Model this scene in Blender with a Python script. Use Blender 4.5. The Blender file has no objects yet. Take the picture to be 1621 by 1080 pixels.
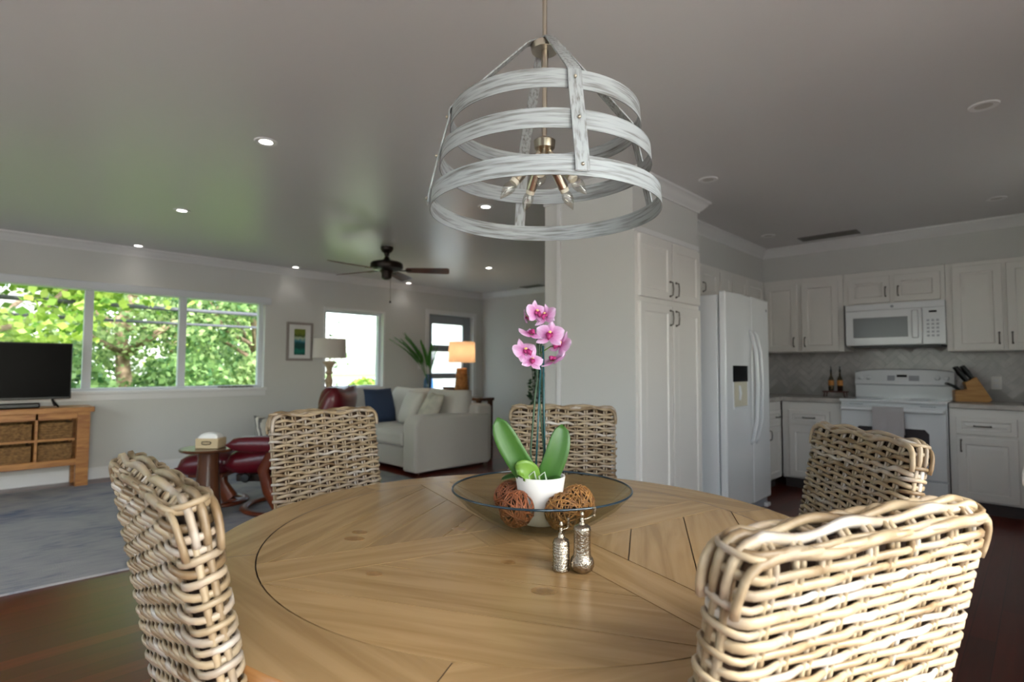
import bpy, math, random
from mathutils import Vector, Matrix
R = math.radians
PI = math.pi
random.seed(7)
C = bpy.context.scene.collection
SC = bpy.context.scene

# ------------------------------------------------------------------ camera
cam_d = bpy.data.cameras.new('camera')
cam = bpy.data.objects.new('camera', cam_d)
C.objects.link(cam)
SC.camera = cam
_yaw, _pit, _rol = R(44.22), R(2.758), R(0.25)
_f = Vector((math.cos(_yaw) * math.cos(_pit), math.sin(_yaw) * math.cos(_pit), math.sin(_pit)))
_r0 = Vector((math.sin(_yaw), -math.cos(_yaw), 0))
_u0 = _r0.cross(_f)
_r = math.cos(_rol) * _r0 + math.sin(_rol) * _u0
_u = _r.cross(_f)
cam.matrix_world = Matrix(((_r.x, _u.x, -_f.x, 0), (_r.y, _u.y, -_f.y, 0), (_r.z, _u.z, -_f.z, 1.165), (0, 0, 0, 1)))
cam_d.sensor_width = 36
cam_d.lens = 864.27 / 1621 * 36
cam_d.clip_start = 0.02
cam_d.clip_end = 400
cam_d.dof.use_dof = True
cam_d.dof.focus_distance = 1.15
cam_d.dof.aperture_fstop = 4.0

# ------------------------------------------------------------------ world, sun, exposure
wd = bpy.data.worlds.new('sky')
SC.world = wd
wd.use_nodes = True
wn = wd.node_tree.nodes
sky = wn.new('ShaderNodeTexSky')
sky.sky_type = 'NISHITA'
sky.sun_disc = False
sky.sun_elevation = R(42)
sky.sun_rotation = R(180)
sky.air_density = 1.0
sky.dust_density = 2.0
hsv = wn.new('ShaderNodeHueSaturation')
hsv.inputs['Saturation'].default_value = 0.6
wd.node_tree.links.new(sky.outputs[0], hsv.inputs['Color'])
wd.node_tree.links.new(hsv.outputs[0], wn['Background'].inputs[0])
wn['Background'].inputs[1].default_value = 0.8

sun_d = bpy.data.lights.new('sun', 'SUN')
sun_d.energy = 4.8
sun_d.angle = R(3)
sun_d.color = (1.0, 0.97, 0.94)
sun = bpy.data.objects.new('sun', sun_d)
C.objects.link(sun)
sun.rotation_euler = (R(48), 0, R(-8))

SC.view_settings.view_transform = 'Standard'
SC.view_settings.look = 'None'
SC.view_settings.gamma = 1
SC.view_settings.use_curve_mapping = False
SC.view_settings.exposure = 0.68


def portal(name, loc, rot, sx, sy):
    d = bpy.data.lights.new(name, 'AREA')
    d.shape = 'RECTANGLE'
    d.size = sx
    d.size_y = sy
    d.cycles.is_portal = True
    o = bpy.data.objects.new(name, d)
    o.location = loc
    o.rotation_euler = rot
    C.objects.link(o)


# ------------------------------------------------------------------ materials
def lin(c):
    return tuple(((v / 255) / 12.92 if v / 255 <= 0.04045 else ((v / 255 + 0.055) / 1.055) ** 2.4) for v in c)


class NT:
    def __init__(s, name):
        s.m = bpy.data.materials.new(name)
        s.m.use_nodes = True
        s.t = s.m.node_tree
        s.b = s.t.nodes['Principled BSDF']

    def n(s, typ, **kw):
        nd = s.t.nodes.new('ShaderNode' + typ)
        for k, v in kw.items():
            if k in nd.inputs.keys() if isinstance(k, str) else False:
                nd.inputs[k].default_value = v
            else:
                setattr(nd, k, v)
        return nd

    def l(s, a, b):
        s.t.links.new(a, b)


def mat(name, col, rough=0.5, metal=0.0, var=0.0, scale=6.0, stretch=(1, 1, 1), col2=None, bump=0.0, bscale=None, coat=0.0,
        emit=None, estr=0.0, sheen=0.0, detail=4.0, spec=0.5, coords='Object', dist=0.0, trans=0.0, ramp=(0.35, 0.65)):
    """plain or noise-mixed principled material, colours given in sRGB 0-255"""
    k = NT(name)
    b = k.b
    c1 = lin(col) + (1,)
    b.inputs['Base Color'].default_value = c1
    b.inputs['Roughness'].default_value = rough
    b.inputs['Metallic'].default_value = metal
    b.inputs['Specular IOR Level'].default_value = spec
    b.inputs['Coat Weight'].default_value = coat
    b.inputs['Coat Roughness'].default_value = 0.15
    b.inputs['Sheen Weight'].default_value = sheen
    b.inputs['Transmission Weight'].default_value = trans
    if emit:
        b.inputs['Emission Color'].default_value = lin(emit) + (1,)
        b.inputs['Emission Strength'].default_value = estr
    if col2 or bump:
        tc = k.n('TexCoord')
        mp = k.n('Mapping')
        mp.inputs['Scale'].default_value = stretch
        k.l(tc.outputs[coords], mp.inputs['Vector'])
        oi = k.n('ObjectInfo')
        vm = k.n('VectorMath', operation='SCALE')
        vm.inputs[0].default_value = (13.1, 7.7, 5.3)
        k.l(oi.outputs['Random'], vm.inputs['Scale'])
        va = k.n('VectorMath', operation='ADD')
        k.l(mp.outputs[0], va.inputs[0])
        k.l(vm.outputs[0], va.inputs[1])
        nz = k.n('TexNoise')
        nz.inputs['Scale'].default_value = scale
        nz.inputs['Detail'].default_value = detail
        nz.inputs['Distortion'].default_value = dist
        k.l(va.outputs[0], nz.inputs['Vector'])
        if col2:
            cr = k.n('ValToRGB')
            cr.color_ramp.elements[0].position = ramp[0]
            cr.color_ramp.elements[1].position = ramp[1]
            cr.color_ramp.elements[0].color = c1
            cr.color_ramp.elements[1].color = lin(col2) + (1,)
            k.l(nz.outputs[0], cr.inputs[0])
            out = cr.outputs[0]
            if var:
                hs = k.n('HueSaturation')
                mr = k.n('MapRange')
                mr.inputs['To Min'].default_value = 1 - var
                mr.inputs['To Max'].default_value = 1 + var
                k.l(oi.outputs['Random'], mr.inputs['Value'])
                k.l(mr.outputs[0], hs.inputs['Value'])
                k.l(out, hs.inputs['Color'])
                out = hs.outputs[0]
            k.l(out, b.inputs['Base Color'])
        if bump:
            bp = k.n('Bump')
            bp.inputs['Strength'].default_value = bump
            bp.inputs['Distance'].default_value = 0.01
            if bscale:
                nb = k.n('TexNoise')
                nb.inputs['Scale'].default_value = bscale
                nb.inputs['Detail'].default_value = 3
                k.l(va.outputs[0], nb.inputs['Vector'])
                k.l(nb.outputs[0], bp.inputs['Height'])
            else:
                k.l(nz.outputs[0], bp.inputs['Height'])
            k.l(bp.outputs[0], b.inputs['Normal'])
    return k.m


def glass_mat(name, tint=(255, 255, 255), rough=0.0, gloss=0.03):
    k = NT(name)
    t = k.n('BsdfTransparent')
    t.inputs[0].default_value = lin(tint) + (1,)
    g = k.n('BsdfGlossy')
    g.inputs['Roughness'].default_value = rough
    lw = k.n('LayerWeight')
    lw.inputs['Blend'].default_value = 0.35
    pw_ = k.n('Math', operation='POWER')
    pw_.inputs[1].default_value = 3.0
    k.l(lw.outputs['Facing'], pw_.inputs[0])
    fr = k.n('MapRange')
    fr.inputs['To Min'].default_value = gloss
    fr.inputs['To Max'].default_value = 0.45
    k.l(pw_.outputs[0], fr.inputs['Value'])
    mx = k.n('MixShader')
    k.l(fr.outputs[0], mx.inputs[0])
    k.l(t.outputs[0], mx.inputs[1])
    k.l(g.outputs[0], mx.inputs[2])
    k.l(mx.outputs[0], k.t.nodes['Material Output'].inputs[0])
    return k.m


def rattan_mat():
    k = NT('rattan')
    oi = k.n('ObjectInfo')
    tc = k.n('TexCoord')
    vm = k.n('VectorMath', operation='SCALE')
    vm.inputs[0].default_value = (3.1, 2.7, 9.3)
    k.l(oi.outputs['Random'], vm.inputs['Scale'])
    va = k.n('VectorMath', operation='ADD')
    k.l(tc.outputs['Object'], va.inputs[0])
    k.l(vm.outputs[0], va.inputs[1])
    n1 = k.n('TexNoise')
    n1.inputs['Scale'].default_value = 9
    n1.inputs['Detail'].default_value = 3
    k.l(va.outputs[0], n1.inputs['Vector'])
    cr = k.n('ValToRGB')
    e = cr.color_ramp.elements
    e[0].position, e[0].color = 0.28, lin((122, 98, 70)) + (1,)
    e[1].position, e[1].color = 0.74, lin((182, 174, 166)) + (1,)
    m = e.new(0.47)
    m.color = lin((164, 144, 116)) + (1,)
    m = e.new(0.6)
    m.color = lin((150, 134, 118)) + (1,)
    sh = k.n('MapRange')
    sh.inputs['To Min'].default_value = -0.13
    sh.inputs['To Max'].default_value = 0.10
    k.l(oi.outputs['Random'], sh.inputs['Value'])
    ad = k.n('Math', operation='ADD')
    k.l(n1.outputs[0], ad.inputs[0])
    k.l(sh.outputs[0], ad.inputs[1])
    k.l(ad.outputs[0], cr.inputs[0])
    hs = k.n('HueSaturation')
    mr = k.n('MapRange')
    mr.inputs['To Min'].default_value = 0.78
    mr.inputs['To Max'].default_value = 1.1
    k.l(oi.outputs['Random'], mr.inputs['Value'])
    k.l(mr.outputs[0], hs.inputs['Value'])
    k.l(cr.outputs[0], hs.inputs['Color'])
    k.l(hs.outputs[0], k.b.inputs['Base Color'])
    k.b.inputs['Roughness'].default_value = 0.42
    n2 = k.n('TexNoise')
    n2.inputs['Scale'].default_value = 60
    k.l(va.outputs[0], n2.inputs['Vector'])
    bp = k.n('Bump')
    bp.inputs['Strength'].default_value = 0.25
    bp.inputs['Distance'].default_value = 0.004
    k.l(n2.outputs[0], bp.inputs['Height'])
    k.l(bp.outputs[0], k.b.inputs['Normal'])
    return k.m


def leaf_mat(name, c1, c2, tr=0.45):
    k = NT(name)
    ge = k.n('NewGeometry')
    cr = k.n('ValToRGB')
    cr.color_ramp.elements[0].color = lin(c1) + (1,)
    cr.color_ramp.elements[1].color = lin(c2) + (1,)
    k.l(ge.outputs['Random Per Island'], cr.inputs[0])
    k.l(cr.outputs[0], k.b.inputs['Base Color'])
    k.b.inputs['Roughness'].default_value = 0.5
    t = k.n('BsdfTranslucent')
    k.l(cr.outputs[0], t.inputs[0])
    mx = k.n('MixShader')
    mx.inputs[0].default_value = tr
    k.l(k.b.outputs[0], mx.inputs[1])
    k.l(t.outputs[0], mx.inputs[2])
    k.l(mx.outputs[0], k.t.nodes['Material Output'].inputs[0])
    return k.m


def floor_mat():
    k = NT('cherry_floor')
    tc = k.n('TexCoord')
    br = k.n('TexBrick')
    br.offset = 0.37
    br.inputs['Color1'].default_value = lin((110, 40, 26)) + (1,)
    br.inputs['Color2'].default_value = lin((78, 30, 20)) + (1,)
    br.inputs['Mortar'].default_value = lin((40, 14, 10)) + (1,)
    br.inputs['Scale'].default_value = 1
    br.inputs['Mortar Size'].default_value = 0.0012
    br.inputs['Brick Width'].default_value = 1.2
    br.inputs['Row Height'].default_value = 0.09
    k.l(tc.outputs['Object'], br.inputs['Vector'])
    mp = k.n('Mapping')
    mp.inputs['Scale'].default_value = (1.5, 22, 1)
    k.l(tc.outputs['Object'], mp.inputs['Vector'])
    nz = k.n('TexNoise')
    nz.inputs['Scale'].default_value = 2
    nz.inputs['Detail'].default_value = 5
    k.l(mp.outputs[0], nz.inputs['Vector'])
    mr = k.n('MapRange')
    mr.inputs['To Min'].default_value = 0.65
    mr.inputs['To Max'].default_value = 1.3
    k.l(nz.outputs[0], mr.inputs['Value'])
    hs = k.n('HueSaturation')
    k.l(mr.outputs[0], hs.inputs['Value'])
    k.l(br.outputs[0], hs.inputs['Color'])
    k.l(hs.outputs[0], k.b.inputs['Base Color'])
    k.b.inputs['Roughness'].default_value = 0.28
    k.b.inputs['Specular IOR Level'].default_value = 0.35
    return k.m


def rug_mat():
    k = NT('rug_pile')
    tc = k.n('TexCoord')
    n1 = k.n('TexNoise')
    n1.inputs['Scale'].default_value = 1.6
    n1.inputs['Detail'].default_value = 6
    n1.inputs['Distortion'].default_value = 1.2
    k.l(tc.outputs['Object'], n1.inputs['Vector'])
    mp = k.n('Mapping')
    mp.inputs['Scale'].default_value = (3, 26, 1)
    mp.inputs['Rotation'].default_value = (0, 0, 0.9)
    k.l(tc.outputs['Object'], mp.inputs['Vector'])
    n2 = k.n('TexNoise')
    n2.inputs['Scale'].default_value = 2.2
    n2.inputs['Detail'].default_value = 6
    k.l(mp.outputs[0], n2.inputs['Vector'])
    ad = k.n('Math', operation='ADD')
    k.l(n1.outputs[0], ad.inputs[0])
    k.l(n2.outputs[0], ad.inputs[1])
    cr = k.n('ValToRGB')
    e = cr.color_ramp.elements
    e[0].position, e[0].color = 0.36, lin((98, 108, 130)) + (1,)
    e[1].position, e[1].color = 0.62, lin((176, 172, 170)) + (1,)
    m = e.new(0.47)
    m.color = lin((158, 156, 158)) + (1,)
    hf = k.n('Math', operation='MULTIPLY')
    hf.inputs[1].default_value = 0.5
    k.l(ad.outputs[0], hf.inputs[0])
    k.l(hf.outputs[0], cr.inputs[0])
    k.l(cr.outputs[0], k.b.inputs['Base Color'])
    k.b.inputs['Roughness'].default_value = 0.95
    k.b.inputs['Specular IOR Level'].default_value = 0.1
    n3 = k.n('TexNoise')
    n3.inputs['Scale'].default_value = 180
    k.l(tc.outputs['Object'], n3.inputs['Vector'])
    bp = k.n('Bump')
    bp.inputs['Strength'].default_value = 0.5
    bp.inputs['Distance'].default_value = 0.01
    k.l(n3.outputs[0], bp.inputs['Height'])
    k.l(bp.outputs[0], k.b.inputs['Normal'])
    return k.m


def art_mat():
    k = NT('beach_print')
    tc = k.n('TexCoord')
    sx = k.n('SeparateXYZ')
    k.l(tc.outputs['Generated'], sx.inputs[0])
    nz = k.n('TexNoise')
    nz.inputs['Scale'].default_value = 7
    k.l(tc.outputs['Generated'], nz.inputs['Vector'])
    ad = k.n('Math', operation='MULTIPLY_ADD')
    ad.inputs[1].default_value = 0.3
    k.l(nz.outputs[0], ad.inputs[0])
    k.l(sx.outputs[2], ad.inputs[2])
    cr = k.n('ValToRGB')
    e = cr.color_ramp.elements
    e[0].position, e[0].color = 0.12, lin((10, 60, 60)) + (1,)
    e[1].position, e[1].color = 1.0, lin((120, 130, 50)) + (1,)
    for p, c in ((0.3, (16, 120, 106)), (0.42, (10, 66, 62)), (0.6, (14, 70, 70)), (0.70, (60, 130, 150)), (0.78, (190, 200, 170)), (0.88, (60, 80, 30))):
        m = e.new(p)
        m.color = lin(c) + (1,)
    k.l(ad.outputs[0], cr.inputs[0])
    k.l(cr.outputs[0], k.b.inputs['Base Color'])
    k.b.inputs['Roughness'].default_value = 0.4
    return k.m


def stripe_mat():
    k = NT('zebra_fabric')
    tc = k.n('TexCoord')
    wv = k.n('TexWave')
    wv.bands_direction = 'Z'
    wv.inputs['Scale'].default_value = 9
    wv.inputs['Distortion'].default_value = 3
    k.l(tc.outputs['Object'], wv.inputs['Vector'])
    cr = k.n('ValToRGB')
    cr.color_ramp.interpolation = 'CONSTANT'
    cr.color_ramp.elements[0].color = lin((110, 106, 104)) + (1,)
    cr.color_ramp.elements[1].color = lin((222, 216, 205)) + (1,)
    cr.color_ramp.elements[1].position = 0.5
    k.l(wv.outputs[0], cr.inputs[0])
    k.l(cr.outputs[0], k.b.inputs['Base Color'])
    k.b.inputs['Roughness'].default_value = 0.9
    return k.m


def petal_mat():
    k = NT('orchid_petal')
    tc = k.n('TexCoord')
    ln = k.n('VectorMath', operation='LENGTH')
    k.l(tc.outputs['Object'], ln.inputs[0])
    nz = k.n('TexNoise')
    nz.inputs['Scale'].default_value = 220
    mp = k.n('Mapping')
    mp.inputs['Scale'].default_value = (1, 1, 0.3)
    k.l(tc.outputs['Object'], mp.inputs['Vector'])
    k.l(mp.outputs[0], nz.inputs['Vector'])
    ad = k.n('Math', operation='MULTIPLY_ADD')
    ad.inputs[1].default_value = 0.012
    k.l(nz.outputs[0], ad.inputs[0])
    k.l(ln.outputs['Value'], ad.inputs[2])
    mr = k.n('MapRange')
    mr.inputs['From Min'].default_value = 0.006
    mr.inputs['From Max'].default_value = 0.04
    k.l(ad.outputs[0], mr.inputs['Value'])
    cr = k.n('ValToRGB')
    e = cr.color_ramp.elements
    e[0].position, e[0].color = 0.0, lin((176, 60, 130)) + (1,)
    e[1].position, e[1].color = 1.0, lin((228, 196, 226)) + (1,)
    m = e.new(0.4)
    m.color = lin((206, 130, 186)) + (1,)
    k.l(mr.outputs[0], cr.inputs[0])
    k.l(cr.outputs[0], k.b.inputs['Base Color'])
    k.b.inputs['Roughness'].default_value = 0.55
    k.b.inputs['Subsurface Weight'].default_value = 0.0
    t = k.n('BsdfTranslucent')
    k.l(cr.outputs[0], t.inputs[0])
    mx = k.n('MixShader')
    mx.inputs[0].default_value = 0.3
    k.l(k.b.outputs[0], mx.inputs[1])
    k.l(t.outputs[0], mx.inputs[2])
    k.l(mx.outputs[0], k.t.nodes['Material Output'].inputs[0])
    return k.m


M = dict(
    wall=mat('wall_paint', (208, 206, 203), 0.8, bump=0.05, bscale=60),
    ceil=mat('ceiling_paint', (205, 202, 202), 0.33, bump=0.06, scale=3, bscale=9, spec=0.6),
    trim=mat('trim_paint', (226, 224, 224), 0.35),
    white=mat('cabinet_white', (228, 224, 220), 0.32),
    appl=mat('appliance_white', (228, 230, 234), 0.16, coat=0.4),
    appl_grey=mat('appliance_grey', (150, 154, 164), 0.25),
    frame=mat('window_vinyl', (214, 216, 222), 0.35),
    black=mat('black_plastic', (14, 14, 16), 0.35),
    screen=mat('black_screen', (4, 4, 6), 0.3, spec=0.05),
    nickel=mat('brushed_nickel', (190, 180, 165), 0.28, metal=1.0),
    chrome=mat('antique_silver', (172, 160, 144), 0.22, metal=1.0, bump=0.25, scale=260, detail=2),
    pewter=mat('pull_pewter', (110, 104, 98), 0.35, metal=0.9),
    bronze=mat('fan_bronze', (44, 34, 28), 0.4, metal=0.6),
    blade=mat('fan_blade_wood', (104, 46, 24), 0.3, col2=(82, 34, 18), scale=5, stretch=(1, 14, 1)),
    counter=mat('counter_stone', (176, 170, 166), 0.25, col2=(196, 190, 184), scale=14),
    tile=mat('splash_tile', (196, 192, 190), 0.2, col2=(176, 172, 172), scale=9, var=0.06),
    grout=mat('splash_grout', (170, 166, 162), 0.8),
    floor=floor_mat(),
    rug=rug_mat(),
    pine=mat('honey_pine', (186, 128, 66), 0.42, col2=(150, 92, 42), scale=3, stretch=(1.2, 9, 9), dist=1.0, var=0.08),
    table=mat('table_oak', (170, 138, 96), 0.27, col2=(150, 119, 79), scale=2.6, stretch=(1.0, 12, 1), dist=0.7, detail=7, var=0.09, bump=0.04),
    table_side=mat('table_oak_edge', (160, 112, 64), 0.4, col2=(116, 74, 40), scale=4, stretch=(1, 1, 12), dist=0.6),
    table_dark=mat('table_joint', (60, 40, 24), 0.8),
    knot=mat('wood_knot', (156, 120, 76), 0.28, col2=(128, 94, 54), scale=90),
    walnut=mat('walnut', (92, 54, 32), 0.22, coat=0.3, col2=(66, 36, 22), scale=4, stretch=(6, 6, 1)),
    cherry=mat('recliner_wood', (112, 52, 26), 0.28, col2=(86, 36, 18), scale=5),
    red=mat('red_leather', (86, 10, 22), 0.3, bump=0.08, bscale=120),
    sofa=mat('sofa_linen', (212, 204, 194), 0.9, bump=0.25, bscale=260, sheen=0.2, spec=0.2),
    cream=mat('cream_linen', (222, 212, 194), 0.9, col2=(186, 178, 164), scale=7, bump=0.2, bscale=200, spec=0.2),
    blue=mat('blue_linen', (56, 68, 92), 0.9, bump=0.2, bscale=200, spec=0.2),
    zebra=stripe_mat(),
    rattan=rattan_mat(),
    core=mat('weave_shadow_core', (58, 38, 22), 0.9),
    leg=mat('chair_leg_wood', (110, 76, 44), 0.45),
    galv=mat('galvanised_grey_wood', (158, 162, 166), 0.5, col2=(92, 90, 86), scale=5, stretch=(2, 2, 34), detail=9, ramp=(0.46, 0.74)),
    galv_strap=mat('galvanised_grey_strap', (158, 162, 166), 0.5, col2=(100, 98, 94), scale=5, stretch=(30, 30, 2), detail=9, ramp=(0.46, 0.74)),
    socket=mat('candle_sleeve', (226, 220, 206), 0.4),
    bulb=glass_mat('bulb_glass', (244, 242, 238), 0.02, 0.16),
    bowl=glass_mat('smoky_glass', (236, 236, 228)),
    rim=mat('bowl_rim', (30, 48, 60), 0.08, spec=0.8),
    glass=glass_mat('window_glass', (248, 251, 249), 0.0, 0.004),
    vase=glass_mat('blue_glass', (196, 220, 240)),
    bottle=glass_mat('bottle_glass', (180, 170, 150)),
    pot=mat('white_ceramic', (238, 234, 230), 0.3),
    soil=mat('potting_bark', (70, 58, 46), 0.95, col2=(110, 100, 88), scale=60),
    leaf=mat('orchid_leaf', (42, 80, 26), 0.42, col2=(62, 102, 38), scale=6, spec=0.5),
    leaf2=mat('orchid_leaf_young', (106, 142, 54), 0.4),
    stem=mat('orchid_stem', (52, 74, 52), 0.5),
    stake=mat('plant_stake', (30, 74, 78), 0.4),
    root=mat('orchid_root', (170, 180, 160), 0.6),
    petal=petal_mat(),
    lip=mat('orchid_lip', (150, 30, 96), 0.5),
    yellow=mat('orchid_column', (226, 190, 120), 0.5),
    wicker=mat('vine_ball', (154, 88, 52), 0.55, col2=(104, 56, 32), scale=30, var=0.2),
    wicker2=mat('vine_ball_golden', (164, 116, 60), 0.55, col2=(112, 70, 36), scale=30, var=0.2),
    basket=mat('sea_grass', (150, 112, 66), 0.8, col2=(104, 72, 38), scale=40, bump=0.4),
    shade=mat('linen_shade', (206, 196, 188), 0.85, trans=0.0),
    rope=mat('rope_wrap', (176, 120, 62), 0.7, col2=(140, 90, 44), scale=24, bump=0.3),
    turned=mat('bleached_wood', (196, 174, 142), 0.6, col2=(164, 140, 110), scale=12),
    palm=leaf_mat('palm_leaf', (56, 112, 44), (96, 156, 70), 0.3),
    plant=leaf_mat('house_plant_leaf', (36, 66, 40), (60, 96, 60), 0.2),
    foliage1=leaf_mat('foliage_bright', (84, 128, 34), (196, 214, 104), 0.5),
    foliage2=leaf_mat('foliage_mid', (80, 118, 62), (188, 206, 140), 0.45),
    foliage3=leaf_mat('foliage_dark', (52, 96, 52), (150, 180, 110), 0.4),
    bark=mat('pale_bark', (166, 142, 118), 0.9, col2=(120, 98, 80), scale=10, bump=0.4),
    grass=mat('lawn', (96, 128, 60), 0.95, col2=(130, 150, 84), scale=3),
    pale_ground=mat('added_pale_ground', (214, 208, 198), 0.85, col2=(196, 190, 180), scale=2),
    stucco=mat('far_stucco', (226, 228, 232), 0.9),
    roof=mat('far_roof', (150, 146, 146), 0.9),
    cable=mat('power_cable', (70, 70, 76), 0.7),
    towel=mat('grey_towel', (192, 186, 188), 0.95, bump=0.4, bscale=160, spec=0.1),
    knifeblock=mat('block_maple', (190, 142, 78), 0.4, col2=(170, 118, 60), scale=5, stretch=(1, 1, 10)),
    amber=mat('bottle_label', (196, 130, 60), 0.5),
    tray=mat('riser_wood', (84, 40, 30), 0.5),
    vent=mat('vent_metal', (110, 106, 102), 0.5),
    light=mat('downlight_lens', (255, 255, 255), 0.4, emit=(255, 250, 240), estr=6.0),
    lens_off=mat('downlight_lens_off', (190, 186, 182), 0.3),
    stone=mat('driftwood', (146, 138, 122), 0.8, col2=(110, 104, 92), scale=40),
    boxwood=mat('tissue_box_wood', (200, 176, 138), 0.6),
    tissue=mat('tissue_paper', (240, 238, 234), 0.9),
)
# the lit lamp's shade lets its own bulb shine through
k = NT('lit_linen_shade')
tl = k.n('BsdfTranslucent')
tl.inputs[0].default_value = lin((240, 222, 200)) + (1,)
mx = k.n('MixShader')
mx.inputs[0].default_value = 0.55
k.b.inputs['Base Color'].default_value = lin((222, 196, 166)) + (1,)
k.b.inputs['Roughness'].default_value = 0.9
k.l(k.b.outputs[0], mx.inputs[1])
k.l(tl.outputs[0], mx.inputs[2])
k.l(mx.outputs[0], k.t.nodes['Material Output'].inputs[0])
M['shade_lit'] = k.m
# frosted door pane
k = NT('frosted_glass')
tl = k.n('BsdfTranslucent')
tl.inputs[0].default_value = (0.95, 0.97, 1, 1)
tp = k.n('BsdfTransparent')
mx = k.n('MixShader')
mx.inputs[0].default_value = 0.5
k.l(tl.outputs[0], mx.inputs[1])
k.l(tp.outputs[0], mx.inputs[2])
k.l(mx.outputs[0], k.t.nodes['Material Output'].inputs[0])
M['frost'] = k.m


# ------------------------------------------------------------------ mesh builder
class MB:
    def __init__(s):
        s.v = []
        s.f = []

    def add(s, vs, fs):
        o = len(s.v)
        s.v += [tuple(p) for p in vs]
        s.f += [tuple(i + o for i in f) for f in fs]
        return s

    def box(s, x0, x1, y0, y1, z0, z1):
        if x0 > x1: x0, x1 = x1, x0
        if y0 > y1: y0, y1 = y1, y0
        if z0 > z1: z0, z1 = z1, z0
        return s.add([(x0, y0, z0), (x1, y0, z0), (x1, y1, z0), (x0, y1, z0), (x0, y0, z1), (x1, y0, z1), (x1, y1, z1), (x0, y1, z1)],
                     [(0, 3, 2, 1), (4, 5, 6, 7), (0, 1, 5, 4), (1, 2, 6, 5), (2, 3, 7, 6), (3, 0, 4, 7)])

    def lathe(s, prof, n=24, c=(0, 0, 0), cap=True):
        vs, fs = [], []
        for r, z in prof:
            for i in range(n):
                a = 2 * PI * i / n
                vs.append((c[0] + r * math.cos(a), c[1] + r * math.sin(a), c[2] + z))
        m = len(prof)
        for j in range(m - 1):
            for i in range(n):
                k2 = (i + 1) % n
                fs.append((j * n + i, j * n + k2, (j + 1) * n + k2, (j + 1) * n + i))
        if cap:
            fs.append(tuple(range(n - 1, -1, -1)))
            fs.append(tuple((m - 1) * n + i for i in range(n)))
        return s.add(vs, fs)

    def tube(s, pts, r, n=8, closed=False, cap=True, flat=None, up=None):
        """r a number or list; flat=(a,b) scales the section along frame axes"""
        pts = [Vector(p) for p in pts]
        m = len(pts)
        rs = r if isinstance(r, (list, tuple)) else [r] * m
        fa, fb = flat or (1, 1)
        vs, fs = [], []
        prev = Vector(up) if up else None
        for i, p in enumerate(pts):
            if closed:
                t = pts[(i + 1) % m] - pts[i - 1]
            else:
                t = pts[min(i + 1, m - 1)] - pts[max(i - 1, 0)]
            t.normalize()
            if up:
                a = Vector(up)
            else:
                a = prev if prev else (Vector((0, 0, 1)) if abs(t.z) < 0.9 else Vector((1, 0, 0)))
            a = a - t * a.dot(t)
            if a.length < 1e-6:
                a = t.orthogonal()
            a.normalize()
            prev = a
            b = t.cross(a)
            for j in range(n):
                an = 2 * PI * j / n
                vs.append(p + a * (math.cos(an) * rs[i] * fa) + b * (math.sin(an) * rs[i] * fb))
        for i in range(m if closed else m - 1):
            i2 = (i + 1) % m
            for j in range(n):
                j2 = (j + 1) % n
                fs.append((i * n + j, i * n + j2, i2 * n + j2, i2 * n + j))
        if cap and not closed:
            fs.append(tuple(range(n - 1, -1, -1)))
            fs.append(tuple((m - 1) * n + j for j in range(n)))
        return s.add(vs, fs)

    def sphere(s, c, r, n=12, m=8, sc=(1, 1, 1)):
        vs, fs = [], []
        for j in range(1, m):
            ph = PI * j / m
            for i in range(n):
                a = 2 * PI * i / n
                vs.append((c[0] + r * sc[0] * math.sin(ph) * math.cos(a), c[1] + r * sc[1] * math.sin(ph) * math.sin(a), c[2] + r * sc[2] * math.cos(ph)))
        vs += [(c[0], c[1], c[2] + r * sc[2]), (c[0], c[1], c[2] - r * sc[2])]
        for j in range(m - 2):
            for i in range(n):
                i2 = (i + 1) % n
                fs.append((j * n + i, (j + 1) * n + i, (j + 1) * n + i2, j * n + i2))
        t, b = len(vs) - 2, len(vs) - 1
        for i in range(n):
            i2 = (i + 1) % n
            fs.append((t, i, i2))
            fs.append((b, (m - 2) * n + i2, (m - 2) * n + i))
        return s.add(vs, fs)

    def prism(s, poly, z0, z1, ax=2):
        """polygon (2D, ccw) extruded along axis ax"""
        n = len(poly)

        def P(u, v, w):
            return ((u, v, w), (w, u, v), (v, w, u))[0 if ax == 2 else 1 if ax == 0 else 2]
        vs = [P(a, b, z0) for a, b in poly] + [P(a, b, z1) for a, b in poly]
        fs = [tuple(range(n - 1, -1, -1)), tuple(range(n, 2 * n))]
        for i in range(n):
            j = (i + 1) % n
            fs.append((i, j, n + j, n + i))
        return s.add(vs, fs)

    def xf(s, mtx):
        s.v = [tuple(mtx @ Vector(p)) for p in s.v]
        return s

    def mesh(s, name, m, smooth=35):
        me = bpy.data.meshes.new(name)
        me.from_pydata(s.v, [], s.f)
        me.validate()
        me.materials.append(m if not isinstance(m, str) else M[m])
        if smooth:
            me.shade_smooth()
            me.set_sharp_from_angle(angle=R(smooth))
        return me

    def build(s, name, m, parent=None, loc=None, rot=None, bevel=0.0, seg=2, smooth=35, label=None):
        return obj(name, s.mesh(name, m, smooth), parent, loc, rot, bevel, seg, label)


def obj(name, me, parent=None, loc=None, rot=None, bevel=0.0, seg=2, label=None):
    o = bpy.data.objects.new(name, me)
    C.objects.link(o)
    o.parent = parent
    if loc is not None: o.location = loc
    if rot is not None: o.rotation_euler = rot
    if bevel:
        b = o.modifiers.new('bevel', 'BEVEL')
        b.width = bevel
        b.segments = seg
        b.limit_method = 'ANGLE'
        b.angle_limit = R(40)
        b.harden_normals = False
    if label: o['label'] = label
    return o


def tag(o, label, cat, group=None, kind=None):
    o['label'] = label
    o['category'] = cat
    if group: o['group'] = group
    if kind: o['kind'] = kind
    return o


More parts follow.
